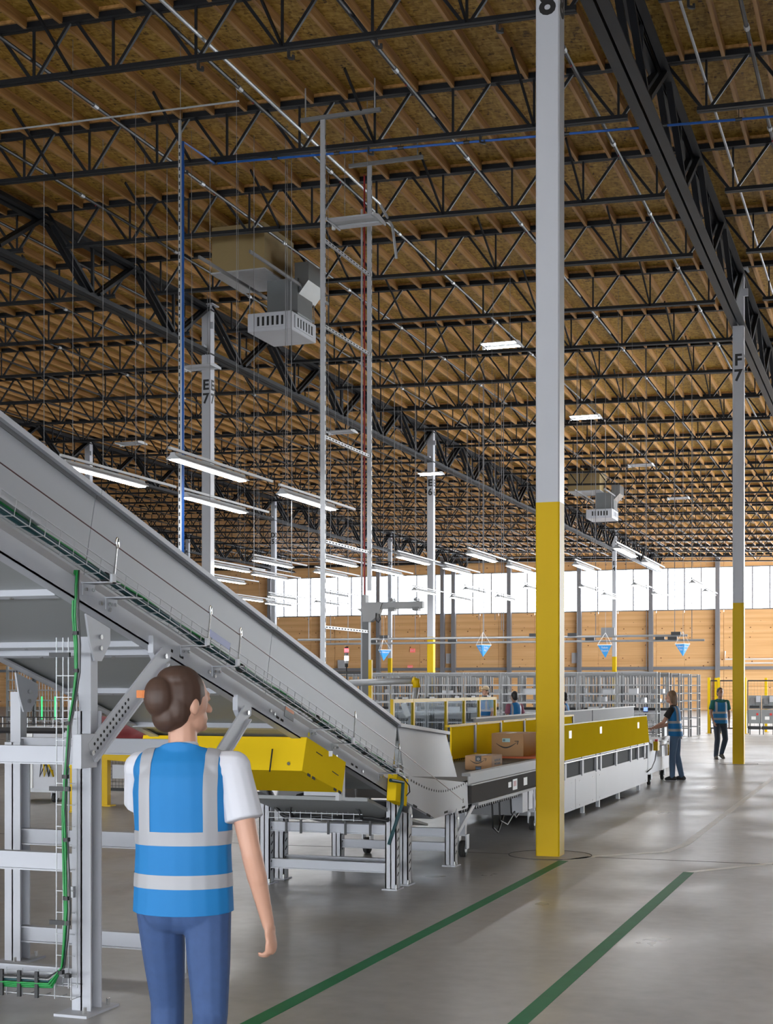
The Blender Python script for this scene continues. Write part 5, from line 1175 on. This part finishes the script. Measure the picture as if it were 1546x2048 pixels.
for i, (p0_, p1_) in enumerate(((1496, 1521), (1523, 1548))):
    Y = 54.6; a = atY(p0_, 1420, Y).x; b = atY(p1_, 1420, Y).x; z0 = atY(1510, 1447, Y).z; z1 = atY(1510, 1419, Y).z; z2 = atY(1510, 1391, Y).z
    t = thing('control_cabinet', ['grey control cabinet with red switch right of column F 7', 'grey control cabinet cut by the right picture edge'][i], 'cabinet', ((a + b) / 2, Y, 0), 'grey control cabinets')
    q = MB(); q.bx(a, b, Y, Y + .35, z0, z1); bo = q.build('lower_box', mat('cabinet_grey', (.22, .23, .235), .5), t)
    q = MB(); q.bx(a, b, Y + .15, Y + .35, z1 + .02, z2); ub = q.build('back_plate', MATS['cabinet_grey'], t)
    q = MB(); q.bx(a + .05, b - .05, Y + .1, Y + .15, z1 + .06, z1 + .14); q.build('terminal_strip', M_bplas, ub)
    q = MB(); q.bx(a + .08, a + .22, Y + .08, Y + .15, z2 - .32, z2 - .1); q.build('breaker', M_machd, ub); q = MB(); q.bx(b - .16, b - .02, Y + .05, Y + .15, z2 - .24, z2 - .02); q.build('white_unit', M_mach, ub)
    q = MB(); q.bx(a + .12, a + .28, Y - .004, Y, z0 + .14, z0 + .26); q.build('label_plate', M_shine, bo); q = MB(); q.bx(a + .3, a + .37, Y - .02, Y, z0 + .30, z0 + .38); q.build('switch', mat('button_red', (.6, .03, .03), .4), bo)
    for x_ in (a + .03, b - .07): q = MB(); q.bx(x_, x_ + .04, Y + .2, Y + .3, 0, z0); q.build('leg', M_rack, t)
    q = MB(); q.bx(a, b, Y + .05, Y + .3, z0 - .22, z0 - .1); q.build('hose_bundle', M_bplas, t)

# ------------------------------------------------------------------ machines under the incline at the left
t = thing('wheeled_cabinet', 'white wheeled cabinet under the incline with hanging black cables', 'cabinet', atZ(70, 1610))
a = atZ(37, 1604); b = atZ(112, 1606); Y = a.y
q = MB(); q.bx(a.x, b.x, Y, Y + .7, .2, 1.15); bo = q.build('body', M_white, t)
q = MB(); q.bx(a.x + .02, (a.x * .6 + b.x * .4), Y - .02, Y, .22, 1.12); q.build('door', M_shine, bo)
q = MB(); q.bx(a.x, b.x, Y - .01, Y + .7, .16, .2); q.build('base_frame', M_galv, t)
for x_ in (a.x + .06, b.x - .06): castor(x_, Y + .1, t, .07)
for i in range(4):
    q = MB(); c0 = Vector((b.x - .18 + .03 * i, Y - .03, .95)); q.path([c0, c0 + Vector((-.02, -.02, -.3)), c0 + Vector((.05 * (i - 1), -.03, -.55)), c0 + Vector((.06, 0, -.3 - .05 * i))], .012, 6); q.build('cable', [M_bplas, M_yel][i % 2], t, True)
t = thing('yellow_bollard', 'slim yellow post standing beside the vertical green cables', 'post', atZ(147, 1624)); p_ = t.location
q = MB(); q.bx(p_.x - .035, p_.x + .035, p_.y - .035, p_.y + .035, .012, 1.0); q.build('tube', M_yel, t); q = MB(); q.bx(p_.x - .08, p_.x + .08, p_.y - .08, p_.y + .08, 0, .012); q.build('base_plate', M_yel, t)
q = MB(); q.bx(p_.x - .06, p_.x + .04, p_.y - .06, p_.y - .035, .62, .72); sb = q.build('sensor', M_yel, t); q = MB(); q.tube((p_.x - .045, p_.y - .06, .655), (p_.x - .045, p_.y - .065, .655), .018, 8); q.build('green_led', mat('led_green', (.1, .9, .3), .3, emit=(.1, 1, .4), es=3), sb)
pr_ = atZ(212, 1612); t = thing('tarp_machine', 'yellow framed machine with a dark red cover behind the incline legs', 'machine', pr_); Yr = pr_.y
q = MB(); q.bx(pr_.x - .05, pr_.x + .05, Yr - .05, Yr + .05, 0.02, .75); q.build('leg', M_yel, t); q = MB(); q.bx(pr_.x - .18, pr_.x + .12, Yr - .08, Yr + .08, 0, .02); q.build('foot', M_yel, t)
q = MB(); q.bx(pr_.x + .85, pr_.x + .95, Yr - .05, Yr + .05, 0.0, .75); q.build('leg', M_yel, t)
q = MB(); q.prism([(pr_.x - .35, .85), (pr_.x + 1.2, .80), (pr_.x + 1.2, .62), (pr_.x + .1, .68), (pr_.x - .35, .78)], 'y', Yr - .1, Yr + .5); q.build('beam', M_yel, t)
q = MB(); q.bx(pr_.x + .2, pr_.x + .42, Yr - .16, Yr - .1, .42, .62); q.build('valve_block', M_mach, t)
M_tarp = mat('dark_red_cloth', (.16, .012, .016), .75, var=.3, vscale=6)
skin_obj('cover', grow([('e', (pr_.x + .1, Yr + .2, 1.0), (.5, .35, .22)), ('e', (pr_.x + .7, Yr + .2, .96), (.55, .35, .16)), ('e', (pr_.x - .2, Yr + .2, 1.1), (.25, .3, .22))], .03, 2), M_tarp, t).location = -Vector(t.location)
mesh_fence('mesh_fence', 'black mesh fence standing behind the yellow machine under the incline', (atZ(190, 1600).x - .5, Yr + 1.6, 0), (atZ(330, 1600).x + 1.6, Yr + 1.6, 0), .12, 1.9, .06)
t = thing('wire_tray', 'black cable tray crossing behind the incline legs at far left', 'cable tray', atY(0, 1447, 9.6)); c0 = t.location; x1 = atY(132, 1445, 9.6).x
for dz in (-.05, .0, .05): q = MB(); q.tube((c0.x - .6, 9.6, c0.z + dz), (x1, 9.6, c0.z + dz), .005 if dz > -.04 else .025, 5); q.build('tray_wire' if dz > -.04 else 'cable_bundle', M_bplas, t)
x_ = c0.x - .5
while x_ < x1: q = MB(); q.tube((x_, 9.6, c0.z - .06), (x_, 9.6, c0.z + .05), .004, 4); q.build('cross_wire', M_galv, t); x_ += .075
q = MB(); q.bar((c0.x - .6, 9.6, c0.z - .12), (c0.x - .6, 9.6, 0), .05, .05); q.build('support', M_mach, t)
q = MB(); q.bar((x1, 9.6, c0.z - .05), (x1, 9.6, 0), .03, .03); q.build('support', M_mach, t)
# pick shelves with green strips seen through the gap
for i, (p0_, p1_) in enumerate(((14, 66), (68, 122))):
    Y = 33; a = atY(p0_, 1400, Y).x; b = atY(p1_, 1400, Y).x; zt2 = 2.3
    t = thing('pick_shelf', ['left wire shelf with a green light strip seen under the incline', 'right wire shelf with green light strips seen under the incline'][i], 'shelf', ((a + b) / 2, Y, 0), 'pick shelves')
    for x_ in (a, b): q = MB(); q.bx(x_ - .03, x_ + .03, Y, Y + .06, 0, zt2); q.build('post', M_rack, t)
    for k in range(8): z_ = .3 + .27 * k; q = MB(); q.bx(a, b, Y, Y + .5, z_, z_ + .03); q.build('shelf', M_lip, t)
    for k in range(9): x_ = a + (b - a) * k / 9; q = MB(); q.tube((x_, Y + .25, .1), (x_, Y + .25, zt2), .012, 4); q.build('divider', M_lip, t)
    for u in ((.45,) if i == 0 else (.3, .8)): x_ = a + (b - a) * u; q = MB(); q.bx(x_ - .02, x_ + .02, Y - .02, Y, .9, 1.5); q.build('green_strip', mat('green_light', (.05, .8, .25), .4, emit=(.05, .9, .3), es=.8), t)
